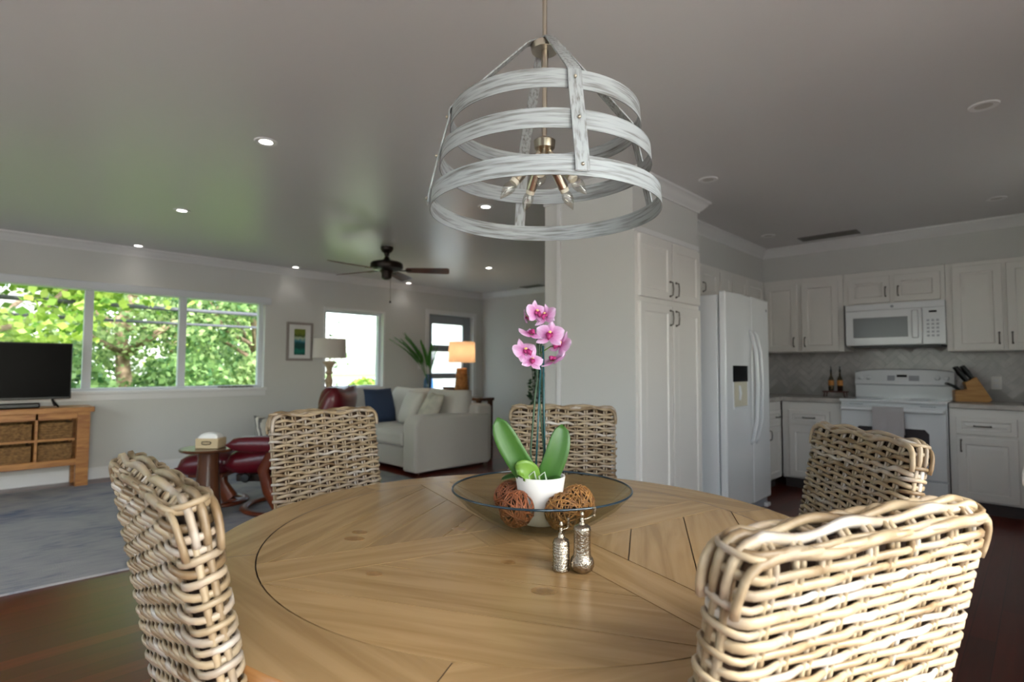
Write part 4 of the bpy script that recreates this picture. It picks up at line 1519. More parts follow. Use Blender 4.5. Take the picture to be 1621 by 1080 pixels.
# knife block
kb = thing('knife_block', 'light wooden knife block with black-handled knives beside the range', 'knife block', (6.20, 0.46, CZ + 0.0005), R(-75))
mb = MB()
poly = [(-0.12, 0.0), (0.11, 0.0), (0.13, 0.02), (0.03, 0.215), (-0.05, 0.165), (-0.035, 0.105), (-0.12, 0.095)]
mb.v = [(x, -0.06, z) for x, z in poly] + [(x, 0.06, z) for x, z in poly]
nn_ = len(poly)
mb.f = [tuple(range(nn_)), tuple(range(2 * nn_ - 1, nn_ - 1, -1))] + [(i, nn_ + i, nn_ + (i + 1) % nn_, (i + 1) % nn_) for i in range(nn_)]
mb.build('block', 'knifeblock', kb, bevel=0.004)
for (x, z, y, L) in ((-0.025, 0.172, -0.035, 0.16), (-0.025, 0.172, 0.0, 0.15), (-0.025, 0.172, 0.035, 0.16), (0.012, 0.196, -0.03, 0.14), (0.012, 0.196, 0.02, 0.14)):
    MB().tube([(x, y, z), (x - L * 0.28, y, z + L * 0.45), (x - L * 0.5, y, z + L * 0.8)], [0.013, 0.019, 0.015], 8, flat=(1, 0.7)).build('knife', 'black', kb, smooth=60)
for y in (-0.045, -0.027, -0.009, 0.009, 0.027, 0.045):
    MB().tube([(-0.08, y, 0.098), (-0.115, y, 0.13), (-0.17, y, 0.155)], [0.009, 0.011, 0.010], 8).build('steak_knife', 'black', kb, smooth=60)

# oil bottles on a small riser
ry = 1.495
ri = thing('wooden_riser', 'small dark wooden riser left of the range', 'riser', (6.16, ry, CZ + 0.0005))
MB().box(-0.055, 0.055, -0.105, 0.105, 0.045, 0.058).build('riser_top', 'tray', ri, bevel=0.003)
for sx in (-0.045, 0.045):
    for sy in (-0.085, 0.085):
        MB().tube([(sx, sy * 1.08, 0), (sx, sy, 0.046)], 0.006, 8).build('leg', 'tray', ri)
for i, (dy, lab) in enumerate(((0.036, 'slim oil bottle on the riser, farther from the range'), (-0.042, 'slim oil bottle on the riser, nearer to the range'))):
    bt = thing('oil_bottle', lab, 'bottle', (6.16, ry + dy, CZ + 0.0590), 0, 'oil bottles on the riser')
    MB().lathe([(0.0, 0), (0.022, 0), (0.025, 0.004), (0.025, 0.11), (0.018, 0.135), (0.009, 0.15), (0.0085, 0.19), (0.0, 0.19)], 20, cap=False).build('glass_body', 'bottle', bt, smooth=60)
    MB().lathe([(0.0256, 0.055), (0.0258, 0.056), (0.0258, 0.104), (0.0256, 0.105)], 20, cap=False).build('label_band', 'amber', bt)
    MB().lathe([(0.0, 0.003), (0.0225, 0.003), (0.0225, 0.045), (0.0, 0.045)], 20, cap=False).build('contents', 'chrome' if i == 0 else 'tray', bt)
    MB().lathe([(0.0, 0.188), (0.011, 0.188), (0.011, 0.208), (0.006, 0.214), (0.004, 0.245), (0.0, 0.246)], 14).build('pourer', 'black', bt)

# wall outlet on the splashback
ol = thing('wall_outlet', 'white power outlet beside the knife block', 'outlet', (XE - 0.0135, 0.305, 1.045), E90)
MB().box(-0.036, 0.036, -0.006, 0, -0.058, 0.058).build('cover_plate', 'white', ol, bevel=0.003)
for z in (-0.024, 0.024):
    MB().box(-0.016, 0.016, -0.008, -0.005, z - 0.014, z + 0.014).build('socket', 'trim', ol, bevel=0.004)

# peninsula at the right edge
pn = thing('peninsula', 'white peninsula counter at the right edge of the photo', 'counter', (0, 0, 0))
MB().box(1.905, 3.4, -0.86, 0.048, 0.868, 0.906).build('countertop', 'trim', pn, bevel=0.006)
MB().box(2.16, 3.38, -0.84, -0.20, 0.0, 0.8675).build('peninsula_body', 'white', pn, bevel=0.003)
for x in (2.3, 3.2):
    mb = MB()
    cv_ = [(-0.20, 0.86), (0.0, 0.86), (-0.02, 0.83), (-0.10, 0.80), (-0.15, 0.74), (-0.175, 0.64), (-0.20, 0.62)]
    mb.v = [(x - 0.02, y, z) for y, z in cv_] + [(x + 0.02, y, z) for y, z in cv_]
    q = len(cv_)
    mb.f = [tuple(range(q)), tuple(range(2 * q - 1, q - 1, -1))] + [(i, q + i, q + (i + 1) % q, (i + 1) % q) for i in range(q)]
    mb.build('bracket', 'white', pn)

# ------------------------------------------------------------------ ceiling fittings
def downlight(x, y, on, label, group):
    t = thing('recessed_downlight', label, 'downlight', (x, y, ZC - 0.0005), 0, group)
    MB().lathe([(0.036, 0), (0.036, -0.004), (0.058, -0.006), (0.062, -0.002), (0.062, 0)], 28, cap=False).build('trim_ring', 'trim', t)
    MB().lathe([(0.0, -0.003), (0.036, -0.003), (0.036, 0.0), (0.0, 0.0)], 24, cap=False).build('lens', 'light' if on else 'lens_off', t)
    if on:
        d = bpy.data.lights.new('downlight_lamp', 'SPOT')
        d.energy = 0.7
        d.spot_size = R(110)
        d.spot_blend = 0.6
        d.shadow_soft_size = 0.04
        d.color = (1, 0.94, 0.86)
        o = bpy.data.objects.new('downlight_lamp', d)
        C.objects.link(o)
        o.parent = t
        o.location = (0, 0, -0.02)


GL = 'lit ceiling downlights of the living room'
GK = 'unlit ceiling downlights of the kitchen'
for x, y, lab in ((1.202, 3.126, 'lit ceiling downlight nearest the camera, left of the pendant lamp'), (1.278, 5.028, 'lit ceiling downlight, second nearest on the left'),
                  (1.347, 6.861, 'lit ceiling downlight above the wide window'), (3.05, 6.856, 'lit ceiling downlight by the wall above the picture'),
                  (2.918, 3.137, 'lit ceiling downlight seen through the pendant drum'), (4.773, 5.064, 'lit ceiling downlight right of the ceiling fan'),
                  (4.813, 6.88, 'lit ceiling downlight seen just under a fan blade')):
    downlight(x, y, True, lab, GL)
for x, y, lab in ((3.525, 1.587, 'unlit ceiling downlight in front of the pantry soffit'), (3.437, 0.17, 'unlit ceiling downlight at upper right of the photo'),
                  (5.392, 0.215, 'unlit ceiling downlight in front of the right wall cabinets'), (5.431, 1.858, 'unlit ceiling downlight in the kitchen corner')):
    downlight(x, y, False, lab, GK)


def vent(loc, rz, L, W, label):
    t = thing('ceiling_vent', label, 'vent', loc, rz)
    mb = MB().box(-L / 2, L / 2, -W / 2, -W / 2 + 0.018, -0.008, 0).box(-L / 2, L / 2, W / 2 - 0.018, W / 2, -0.008, 0).box(-L / 2, -L / 2 + 0.018, -W / 2, W / 2, -0.008, 0).box(L / 2 - 0.018, L / 2, -W / 2, W / 2, -0.008, 0)
    mb.build('vent_frame', 'vent', t)
    MB().box(-L / 2 + 0.01, L / 2 - 0.01, -W / 2 + 0.01, W / 2 - 0.01, -0.0012, -0.0002).build('vent_duct', 'black', t)
    n = max(4, int(W / 0.024))
    for i in range(n):
        y = -W / 2 + 0.02 + (W - 0.04) * (i + 0.5) / n
        MB().box(-L / 2 + 0.018, L / 2 - 0.018, -0.008, 0.008, -0.001, 0.001).build('louvre', 'vent', t, (0, y, -0.005), (R(35), 0, 0))


vent((5.815, 1.44, ZC - 0.0005), R(90), 0.50, 0.17, 'long dark ceiling vent above the microwave')
vent((6.33, 5.72, ZC - 0.0005), R(90), 0.40, 0.17, 'ceiling vent at the living room end wall')

# ceiling fan
fn = thing('ceiling_fan', 'dark bronze ceiling fan with reddish wooden blades', 'ceiling fan', (3.20, 4.98, 0))
MB().lathe([(0.0, 0.0), (0.024, 0.0), (0.03, 0.03), (0.055, 0.05), (0.066, 0.075), (0.066, 0.098)], 28).build('canopy', 'bronze', fn, (0, 0, ZC - 0.0985))
MB().tube([(0, 0, 2.26), (0, 0, 2.345)], 0.013, 12).build('down_rod', 'bronze', fn)
MB().lathe([(0.0, 0), (0.05, 0.0), (0.12, 0.004), (0.165, 0.02), (0.172, 0.04), (0.168, 0.075), (0.15, 0.09), (0.06, 0.105), (0.03, 0.13), (0.022, 0.15), (0.0, 0.15)], 36).build('motor_housing', 'bronze', fn, (0, 0, 2.185))
MB().lathe([(0.0, -0.095), (0.03, -0.095), (0.052, -0.08), (0.056, -0.03), (0.07, 0.0), (0.0, 0.0)], 28).build('switch_housing', 'bronze', fn, (0, 0, 2.185))
chn = MB().tube([(0.03, -0.03, 2.09), (0.03, -0.03, 1.86)], 0.002, 6).build('pull_chain', 'bronze', fn)
MB().sphere((0.03, -0.03, 1.852), 0.012, 10, 8).build('chain_bob', 'bronze', chn, smooth=180)
for a in (6, 82, 154, 228):
    # angle from camera-right towards away
    wa = math.atan2(CR_.y, CR_.x) + R(a)
    arm = MB().box(0.13, 0.26, -0.018, 0.018, -0.004, 0.004).build('blade_iron', 'bronze', fn, (0, 0, 2.188), (0, 0, wa), bevel=0.003)
    pts = [(0.22, -0.055), (0.64, -0.070), (0.662, -0.05), (0.662, 0.05), (0.64, 0.070), (0.22, 0.055), (0.20, 0.03), (0.20, -0.03)]
    MB().prism(pts, -0.003, 0.003).build('blade', 'blade', arm, (0, 0, 0.006), (R(-15), 0, 0))

# ------------------------------------------------------------------ living room
rug = MB().box(-1.6, 3.25, 3.80, 6.72, 0.0005, 0.012).build('area_rug', 'rug', None, (0, 0, 0), (0, 0, R(-1.5)))
tag(rug, 'large worn grey-blue patterned area rug', 'rug')

# TV console
SF, SB = 6.66, 7.02
tv_ = thing('tv_console', 'honey pine media console with open basket shelves', 'media console', (0, 0, 0))
xr, xl = 0.97, -0.78
MB().box(xl - 0.03, xr + 0.03, SF - 0.02, SB, 0.715, 0.765).build('console_top', 'pine', tv_, bevel=0.004)
MB().box(xl, xr, SF, SF + 0.022, 0.655, 0.7145).build('top_rail', 'pine', tv_, bevel=0.002)
for x in (xl, xr - 0.10):
    MB().box(x, x + 0.10, SF - 0.004, SF + 0.06, 0.0, 0.7145).build('leg', 'pine', tv_, bevel=0.003)
    MB().box(x, x + 0.10, SB - 0.06, SB, 0.0, 0.7145).build('leg', 'pine', tv_, bevel=0.003)
MB().box(xl, xr, SF - 0.002, SF + 0.02, 0.215, 0.275).build('bottom_rail', 'pine', tv_, bevel=0.002)
MB().box(xl + 0.02, xr - 0.02, SF + 0.02, SB, 0.255, 0.275).build('bottom_shelf', 'pine', tv_)
MB().box(xl + 0.02, xr - 0.02, SB - 0.012, SB, 0.275, 0.7145).build('back_panel', 'pine', tv_)
xs = [xl + 0.10, -0.28, 0.20, 0.575, xr - 0.10]
for x in xs[1:-1]:
    MB().box(x - 0.011, x + 0.011, SF, SB - 0.012, 0.275, 0.7145).build('divider', 'pine', tv_, bevel=0.002)
for i in range(4):
    MB().box(xs[i] + 0.011, xs[i + 1] - 0.011, SF + 0.004, SB - 0.012, 0.455, 0.475).build('shelf', 'pine', tv_)
bn_ = ('far left', 'left middle', 'right middle', 'far right')
for i in range(4):
    for lv, z in (('upper', 0.4755), ('lower', 0.2755)):
        w = min(xs[i + 1] - xs[i] - 0.05, 0.40)
        cx = xs[i] + 0.03 + w / 2 - (0.01)
        lab = 'woven basket in the %s %s opening of the console' % (('outermost', 'second', 'third', 'rightmost')[i], lv)
        b = thing('storage_basket', lab, 'basket', (cx, SF + 0.19, z), 0, 'baskets in the media console')
        hb, dp = 0.145, 0.30
        mb = MB().box(-w / 2, w / 2, -dp / 2, dp / 2, 0, 0.012).box(-w / 2, w / 2, -dp / 2, -dp / 2 + 0.014, 0.012, hb).box(-w / 2, w / 2, dp / 2 - 0.014, dp / 2, 0.012, hb)
        mb.box(-w / 2, -w / 2 + 0.014, -dp / 2 + 0.014, dp / 2 - 0.014, 0.012, hb).box(w / 2 - 0.014, w / 2, -dp / 2 + 0.014, dp / 2 - 0.014, 0.012, hb)
        mb.build('basket_shell', 'basket', b)
        for q in range(6):
            MB().box(-w / 2 - 0.002, w / 2 + 0.002, -dp / 2 - 0.005, -dp / 2 + 0.004, 0.008 + q * 0.023, 0.027 + q * 0.023).build('woven_band', 'basket', b, bevel=0.004)
# TV
tvs = thing('television', 'black flat-screen television on the pine console', 'television', (0, 6.85, 0.7655))
MB().box(-0.42, 0.835, -0.02, 0.02, 0.075, 0.615).build('cabinet_back', 'black', tvs, bevel=0.006)
MB().box(-0.41, 0.825, -0.0235, -0.0195, 0.095, 0.605).build('screen', 'screen', tvs)
for x in (-0.30, 0.70):
    mb = MB().tube([(x, 0, 0.09), (x, -0.02, 0.06), (x + 0.03, -0.13, 0.008)], 0.009, 8).tube([(x, 0, 0.09), (x, 0.02, 0.06), (x + 0.03, 0.12, 0.008)], 0.009, 8)
    mb.build('stand_foot', 'black', tvs, smooth=60)
sb = MB().box(-0.05, 0.60, 6.72, 6.79, 0.7660, 0.815).build('sound_bar', 'black', None, bevel=0.012)
tag(sb, 'low black sound bar under the television', 'sound bar')

# decor on the sill
dw = MB()
rng = random.Random(5)
for i in range(9):
    x = 2.26 + 0.04 * i
    dw.tube([(x - 0.03, YN - 0.01 + rng.uniform(-0.012, 0.012), 0.909 + rng.uniform(0, 0.012)), (x, YN + rng.uniform(-0.012, 0.012), 0.918), (x + 0.05, YN - 0.005 + rng.uniform(-0.01, 0.01), 0.909 + rng.uniform(0, 0.015))], 0.0085, 6)
tag(dw.build('driftwood', 'stone', None, smooth=180), 'weathered piece of driftwood lying on the window sill', 'driftwood')

# picture
pic = thing('framed_picture', 'grey-framed beach print between the windows', 'picture', (3.21, YN - 0.0005, 1.492))
pw, ph_ = 0.177, 0.252
mb = MB().box(-pw, pw, -0.025, 0, ph_ - 0.03, ph_).box(-pw, pw, -0.025, 0, -ph_, -ph_ + 0.03).box(-pw, -pw + 0.03, -0.025, 0, -ph_ + 0.03, ph_ - 0.03).box(pw - 0.03, pw, -0.025, 0, -ph_ + 0.03, ph_ - 0.03)
mb.build('picture_frame', mat('picture_frame_grey', (150, 140, 138), 0.5), pic, bevel=0.003)
MB().box(-pw + 0.028, pw - 0.028, -0.012, 0, -ph_ + 0.028, ph_ - 0.028).build('mat_board', 'trim', pic)
MB().box(-0.075, 0.075, -0.0135, -0.0115, -0.175, 0.165).build('print', art_mat(), pic)
# light switch
sw = thing('light_switch', 'white light switch left of the glazed door', 'switch', (5.16, YN - 0.0005, 1.19))
MB().box(-0.04, 0.04, -0.006, 0, -0.06, 0.06).build('cover_plate', 'trim', sw, bevel=0.002)
MB().box(-0.016, 0.016, -0.01, -0.005, -0.032, 0.032).build('rocker', 'white', sw, bevel=0.002)

# round side table with tissue box
SX, SY = 1.395, 4.57
st = thing('side_table', 'small round dark wood side table beside the footstool', 'side table', (SX, SY, 0.0125))
MB().lathe([(0.0, 0.505), (0.17, 0.505), (0.195, 0.515), (0.20, 0.525), (0.195, 0.532), (0.0, 0.532)], 40, cap=False).build('table_top', 'walnut', st, smooth=40)
MB().lathe([(0.0, 0.0), (0.105, 0.0), (0.095, 0.1), (0.08, 0.3), (0.072, 0.45), (0.078, 0.5045), (0.0, 0.5045)], 32, cap=False).build('column', 'walnut', st, smooth=40)
bx = thing('tissue_box', 'small tan wooden tissue box on the round side table', 'tissue box', (SX + 0.01, SY - 0.015, 0.5455), R(-45))
MB().box(-0.085, 0.085, -0.065, 0.065, 0, 0.075).build('box_body', 'boxwood', bx, bevel=0.006)
MB().tube([(-0.035, -0.066, 0.045), (-0.03, -0.072, 0.036), (0.0, -0.074, 0.032), (0.03, -0.072, 0.036), (0.035, -0.066, 0.045), (0.03, -0.072, 0.052), (0, -0.074, 0.054), (-0.03, -0.072, 0.052)], 0.0035, 6, closed=True).build('handle', 'bronze', bx, smooth=180)
cushion(0.15, 0.11, 0.075, 10, 2.5).build('tissues', 'tissue', bx, (0, 0, 0.08), smooth=180)

# recliner and footstool, laid out along the room's diagonal
def ring_base(mb, r, c=(0, 0), arc=2 * PI, a0=0.0):
    n = 40
    pts = [(c[0] + r * math.cos(a0 + arc * i / n), c[1] + r * math.sin(a0 + arc * i / n), 0.02) for i in range(n + 1)]
    if abs(arc - 2 * PI) < 1e-5: pts = pts[:-1]
    return mb.tube(pts, 0.02, 8, closed=abs(arc - 2 * PI) < 1e-5, flat=(0.9, 1.7), up=(0, 0, 1))


def soft_box(w, d, h, b):
    return MB().box(-w / 2, w / 2, -d / 2, d / 2, -h / 2, h / 2), b


OX, OY = 1.62, 5.02
fs_ = thing('footstool', 'red leather footstool on a round wooden base', 'footstool', (OX, OY, 0.0125), R(-135.8))
cushion(0.56, 0.44, 0.19, 12, 5).build('cushion', 'red', fs_, (0, 0, 0.36), (R(6), 0, 0), smooth=180)
MB().box(-0.22, 0.22, -0.14, 0.14, 0.25, 0.285).build('seat_frame', 'cherry', fs_, bevel=0.01)
MB().tube([(0, 0.10, 0.035), (0, 0.02, 0.15), (0, -0.02, 0.255)], [0.045, 0.04, 0.06], 10, flat=(1, 1.5), up=(1, 0, 0)).build('post', 'cherry', fs_, smooth=60)
ring_base(MB(), 0.20).build('ring_base', 'cherry', fs_, smooth=180)
MB().box(-0.035, 0.035, 0.05, 0.20, 0.012, 0.04).build('base_bridge', 'cherry', fs_, bevel=0.006)

RXc, RYc = 1.983, 4.487
rc = thing('recliner', 'red leather recliner with curved wooden legs, mostly behind a rattan chair', 'armchair', (RXc, RYc, 0.0125), R(-135.8))
# local -y is the front of the recliner
ring_base(MB(), 0.33).build('ring_base', 'cherry', rc, smooth=180)
for s in (-1, 1):
    MB().tube([(s * 0.31, 0.06, 0.05), (s * 0.335, -0.02, 0.20), (s * 0.345, -0.06, 0.36), (s * 0.35, 0.02, 0.50)], [0.03, 0.028, 0.028, 0.03], 10, flat=(1.0, 1.6), up=(1, 0, 0)).build('side_post', 'cherry', rc, smooth=60)
    cushion(0.13, 0.52, 0.12, 10, 4).build('armrest', 'red', rc, (s * 0.36, -0.06, 0.56), smooth=180)
    kn = MB().lathe([(0.0, 0), (0.035, 0), (0.038, 0.012), (0.03, 0.028), (0.0, 0.03)], 20).build('tilt_knob', 'black', rc, (s * 0.325 + (-0.03 if s < 0 else 0), -0.20, 0.30), (0, R(90), 0))
cushion(0.60, 0.62, 0.22, 12, 5).build('seat_cushion', 'red', rc, (0, -0.10, 0.42), (R(6), 0, 0), smooth=180)
MB().box(-0.28, 0.28, -0.30, 0.24, 0.26, 0.32).build('seat_frame', 'bronze', rc, bevel=0.01)
bk = cushion(0.60, 0.66, 0.22, 12, 3.2).build('back_cushion', 'red', rc, (0, 0.34, 0.68), (R(70), 0, 0), smooth=180)
cushion(0.50, 0.22, 0.20, 10, 3).build('head_cushion', 'red', rc, (0, 0.375, 0.88), (R(74), 0, 0), smooth=180)

# striped pillow leaning in a low wooden basket by the wall
pb = thing('wooden_crate', 'low tan wooden crate by the wall, half hidden behind a rattan chair', 'crate', (2.55, 6.18, 0.0125), R(20))
for i in range(3):
    for s in (-1, 1):
        MB().box(-0.22, 0.22, s * 0.17 - 0.008, s * 0.17 + 0.008, 0.02 + i * 0.09, 0.10 + i * 0.09).build('slat', 'pine', pb)
        MB().box(s * 0.212 - 0.008, s * 0.212 + 0.008, -0.162, 0.162, 0.02 + i * 0.09, 0.10 + i * 0.09).build('slat', 'pine', pb)
MB().box(-0.204, 0.204, -0.162, 0.162, 0, 0.018).build('bottom', 'pine', pb)
zp = cushion(0.42, 0.42, 0.15, 12, 2.6).build('striped_pillow', 'zebra', None, (2.52, 6.21, 0.40), (R(72), R(8), R(25)), smooth=180)
tag(zp, 'grey and white striped pillow standing in the wooden crate', 'pillow')

# sofa: runs along Y, faces -X
sf = thing('sofa', 'cream linen two-seat sofa with rolled near arm', 'sofa', (3.47, 4.80, 0), 0)
SL, SD = 1.74, 1.13
MB().box(0.06, SD - 0.02, 0.02, SL - 0.02, 0.05, 0.28).build('base', 'sofa', sf, bevel=0.02)
for y0 in (0.0, SL - 0.24):
    poly = []
    pts = [(0, 0.03), (SD, 0.03), (SD, 0.60)]
    mb = MB()
    # arm panel: rounded front top
    prof = [(0.0, 0.03), (SD - 0.04, 0.03), (SD - 0.04, 0.615), (0.20, 0.635)]
    for i in range(9):
        a = R(90 + 90 * i / 8)
        prof.append((0.12 + 0.12 * math.cos(a), 0.515 + 0.12 * math.sin(a)))
    q = len(prof)
    mb.v = [(x, y0, z) for x, z in prof] + [(x, y0 + 0.24, z) for x, z in prof]
    mb.f = [tuple(range(q)), tuple(range(2 * q - 1, q - 1, -1))] + [(i, q + i, q + (i + 1) % q, (i + 1) % q) for i in range(q)]
    mb.build('arm', 'sofa', sf, bevel=0.03, seg=4)
MB().box(SD - 0.24, SD + 0.01, 0.014, SL - 0.014, 0.04, 0.72).build('back_frame', 'sofa', sf, bevel=0.04, seg=4)
cw = (SL - 0.48) / 2
for i in range(2):
    y = 0.24 + cw * (i + 0.5)
    cm = MB().box(-0.40, 0.40, -cw / 2 + 0.004, cw / 2 - 0.004, -0.085, 0.085)
    sc_ = cm.build('seat_cushion', 'sofa', sf, (0.40, y, 0.37), bevel=0.045, seg=4)
    cushion(0.50, 0.77, 0.26, 12, 4.5).build('back_cushion', 'sofa', sf, (0.80, SL / 2 + (i - 0.5) * 0.78, 0.655), (0, R(-72), 0), smooth=180)
for x, y in ((0.1, 0.08), (SD - 0.1, 0.08), (0.1, SL - 0.08), (SD - 0.1, SL - 0.08)):
    MB().tube([(x, y, 0), (x, y, 0.06)], [0.02, 0.026], 10).build('leg', 'walnut', sf)
cp = cushion(0.46, 0.46, 0.17, 12, 2.6).build('throw_pillow', 'cream', None, (3.98, 5.24, 0.645), (R(4), R(-62), R(-24)), smooth=180)
tag(cp, 'cream patterned throw pillow at the near end of the sofa', 'pillow')
bp_ = cushion(0.46, 0.46, 0.17, 12, 2.6).build('throw_pillow', 'blue', None, (3.90, 6.17, 0.66), (R(75), 0, R(8)), smooth=180)
tag(bp_, 'dark blue throw pillow at the far end of the sofa', 'pillow')
tp = cushion(0.44, 0.42, 0.16, 12, 3.0).build('throw_pillow', 'sofa', None, (4.06, 5.72, 0.655), (0, R(-68), R(-10)), smooth=180)
tag(tp, 'plain cream throw pillow at the middle of the sofa', 'pillow')

# console behind the sofa with lamp, vase, box
ct = thing('sofa_console', 'narrow dark wooden console table behind the sofa', 'console table', (4.66, 5.10, 0))
MB().box(0, 0.26, 0, 1.60, 0.735, 0.775).build('console_top', 'walnut', ct, bevel=0.004)
for x in (0.03, 0.23):
    for y in (0.05, 1.55):
        MB().box(x - 0.025, x + 0.025, y - 0.025, y + 0.025, 0, 0.7345).build('leg', 'walnut', ct)
MB().box(0.01, 0.25, 0.08, 1.52, 0.18, 0.20).build('shelf', 'walnut', ct)
ll = thing('table_lamp', 'lit table lamp with a tapered rope-wrapped base', 'lamp', (4.79, 5.60, 0.7755))
vs_ = [(0.0, 0), (0.105, 0.0), (0.105, 0.012)]
for i in range(10):
    z = 0.014 + i * 0.036
    r_ = 0.102 - 0.0032 * i
    vs_ += [(r_ - 0.006, z), (r_, z + 0.012), (r_, z + 0.024), (r_ - 0.006, z + 0.035)]
vs_ += [(0.06, 0.376), (0.0, 0.378)]
MB().lathe(vs_, 28).build('base', 'rope', ll, smooth=60)
MB().tube([(0, 0, 0.376), (0, 0, 0.47)], 0.008, 8).build('neck', 'nickel', ll)
MB().lathe([(0.178, 0), (0.18, 0), (0.174, 0.275), (0.172, 0.275), (0.178, 0)], 40, cap=False).build('lamp_shade', 'shade_lit', ll, (0, 0, 0.452))
MB().sphere((0, 0, 0.53), 0.03, 12, 8).build('bulb', mat('lamp_bulb', (255, 240, 220), 0.4, emit=(255, 214, 160), estr=12), ll, smooth=180)
d = bpy.data.lights.new('table_lamp_light', 'POINT')
d.energy = 3
d.shadow_soft_size = 0.05
d.color = (1, 0.86, 0.68)
o = bpy.data.objects.new('table_lamp_light', d)
C.objects.link(o)
o.parent = ll
o.location = (0, 0, 0.60)
va_ = thing('glass_vase', 'blue glass vase holding palm fronds', 'vase', (4.77, 6.30, 0.7755))
MB().lathe([(0.0, 0), (0.05, 0.0), (0.062, 0.01), (0.075, 0.10), (0.066, 0.20), (0.042, 0.26), (0.046, 0.285), (0.042, 0.285), (0.038, 0.26), (0.060, 0.20), (0.068, 0.10), (0.055, 0.015), (0.0, 0.012)], 28, cap=False).build('vase_body', 'vase', va_, smooth=60)
rng = random.Random(11)
for i, (ang, lean, L) in enumerate(((150, 0.50, 0.86), (165, 0.40, 0.88), (185, 0.62, 0.84), (140, 0.24, 0.74), (60, 0.10, 0.66), (10, 0.14, 0.60), (172, 0.56, 0.86), (178, 0.46, 0.80))):
    # lean towards camera-left mostly
    wa = math.atan2(CR_.y, CR_.x) + R(ang)
    d = Vector((math.cos(wa), math.sin(wa), 0))
    spine = []
    for j in range(9):
        t = j / 8
        spine.append(Vector((0, 0, 0.03)) + Vector((0, 0, 1)) * (L * t * (1 - 0.22 * lean * t)) + d * (L * lean * t * t * 0.95 + 0.02 * t))
    fr_ = MB().tube(spine, [0.004 - 0.0003 * j for j in range(9)], 6).build('frond', 'palm', va_, smooth=180)
    lf = MB()
    side = Vector((-d.y, d.x, 0))
    for j in range(26):
        t = 0.48 + 0.52 * j / 25
        k2 = min(7, int(t * 8))
        p = spine[k2].lerp(spine[k2 + 1], t * 8 - k2)
        tg = (spine[k2 + 1] - spine[k2]).normalized()
        for s in (-1, 1):
            ll_ = 0.20 * (1 - 0.55 * (t - 0.48) / 0.52)
            dd = (tg * 0.85 + side * (s * 0.42) + Vector((0, 0, rng.uniform(-0.1, 0.1)))).normalized()
            nrm = dd.cross(Vector((0, 0, 1))).normalized()
            a, b = p + dd * ll_ * 0.4 + nrm * 0.008, p + dd * ll_ * 0.4 - nrm * 0.008
            lf.add([p, a, p + dd * ll_, b], [(0, 1, 2, 3)])
    lf.build('leaflets', 'palm', fr_, smooth=0)['kind'] = 'stuff'
bx2 = thing('wooden_box', 'small dark wooden box beside the lit lamp', 'box', (4.80, 5.84, 0.7755), R(10))
MB().box(-0.06, 0.06, -0.09, 0.09, 0, 0.10).build('box_body', 'walnut', bx2, bevel=0.004)
MB().box(-0.064, 0.064, -0.094, 0.094, 0.1005, 0.118).build('lid', 'walnut', bx2, bevel=0.003)

# end table and turned lamp in front of the small window
et = thing('end_table', 'small wooden end table below the small window', 'end table', (3.45, 6.78, 0))
MB().lathe([(0.0, 0.56), (0.20, 0.56), (0.21, 0.575), (0.20, 0.59), (0.0, 0.59)], 32, cap=False).build('table_top', 'walnut', et)
for i in range(4):
    a = PI / 4 + i * PI / 2
    MB().tube([(0.17 * math.cos(a), 0.17 * math.sin(a), 0), (0.13 * math.cos(a), 0.13 * math.sin(a), 0.56)], 0.015, 8).build('leg', 'walnut', et)
tl_ = thing('table_lamp', 'unlit table lamp with pale drum shade and turned wood base by the small window', 'lamp', (3.48, 6.74, 0.5905))
tp_ = [(0.0, 0), (0.085, 0), (0.085, 0.025), (0.05, 0.04), (0.035, 0.07), (0.05, 0.10), (0.055, 0.13), (0.03, 0.17), (0.028, 0.20), (0.045, 0.22), (0.03, 0.25), (0.034, 0.30), (0.05, 0.36), (0.052, 0.40), (0.034, 0.44), (0.03, 0.47), (0.05, 0.49), (0.034, 0.52), (0.04, 0.56), (0.062, 0.60), (0.082, 0.62), (0.082, 0.64), (0.02, 0.65), (0.0, 0.65)]
MB().lathe(tp_, 28).build('base', 'turned', tl_, smooth=50)
MB().tube([(0, 0, 0.65), (0, 0, 0.98)], 0.006, 8).build('neck', 'nickel', tl_)
MB().lathe([(0.212, 0), (0.214, 0), (0.206, 0.255), (0.204, 0.255), (0.212, 0)], 40, cap=False).build('lamp_shade', 'shade', tl_, (0, 0, 0.685))
MB().sphere((0, 0, 0.99), 0.016, 10, 8).build('finial', 'bronze', tl_, smooth=180)

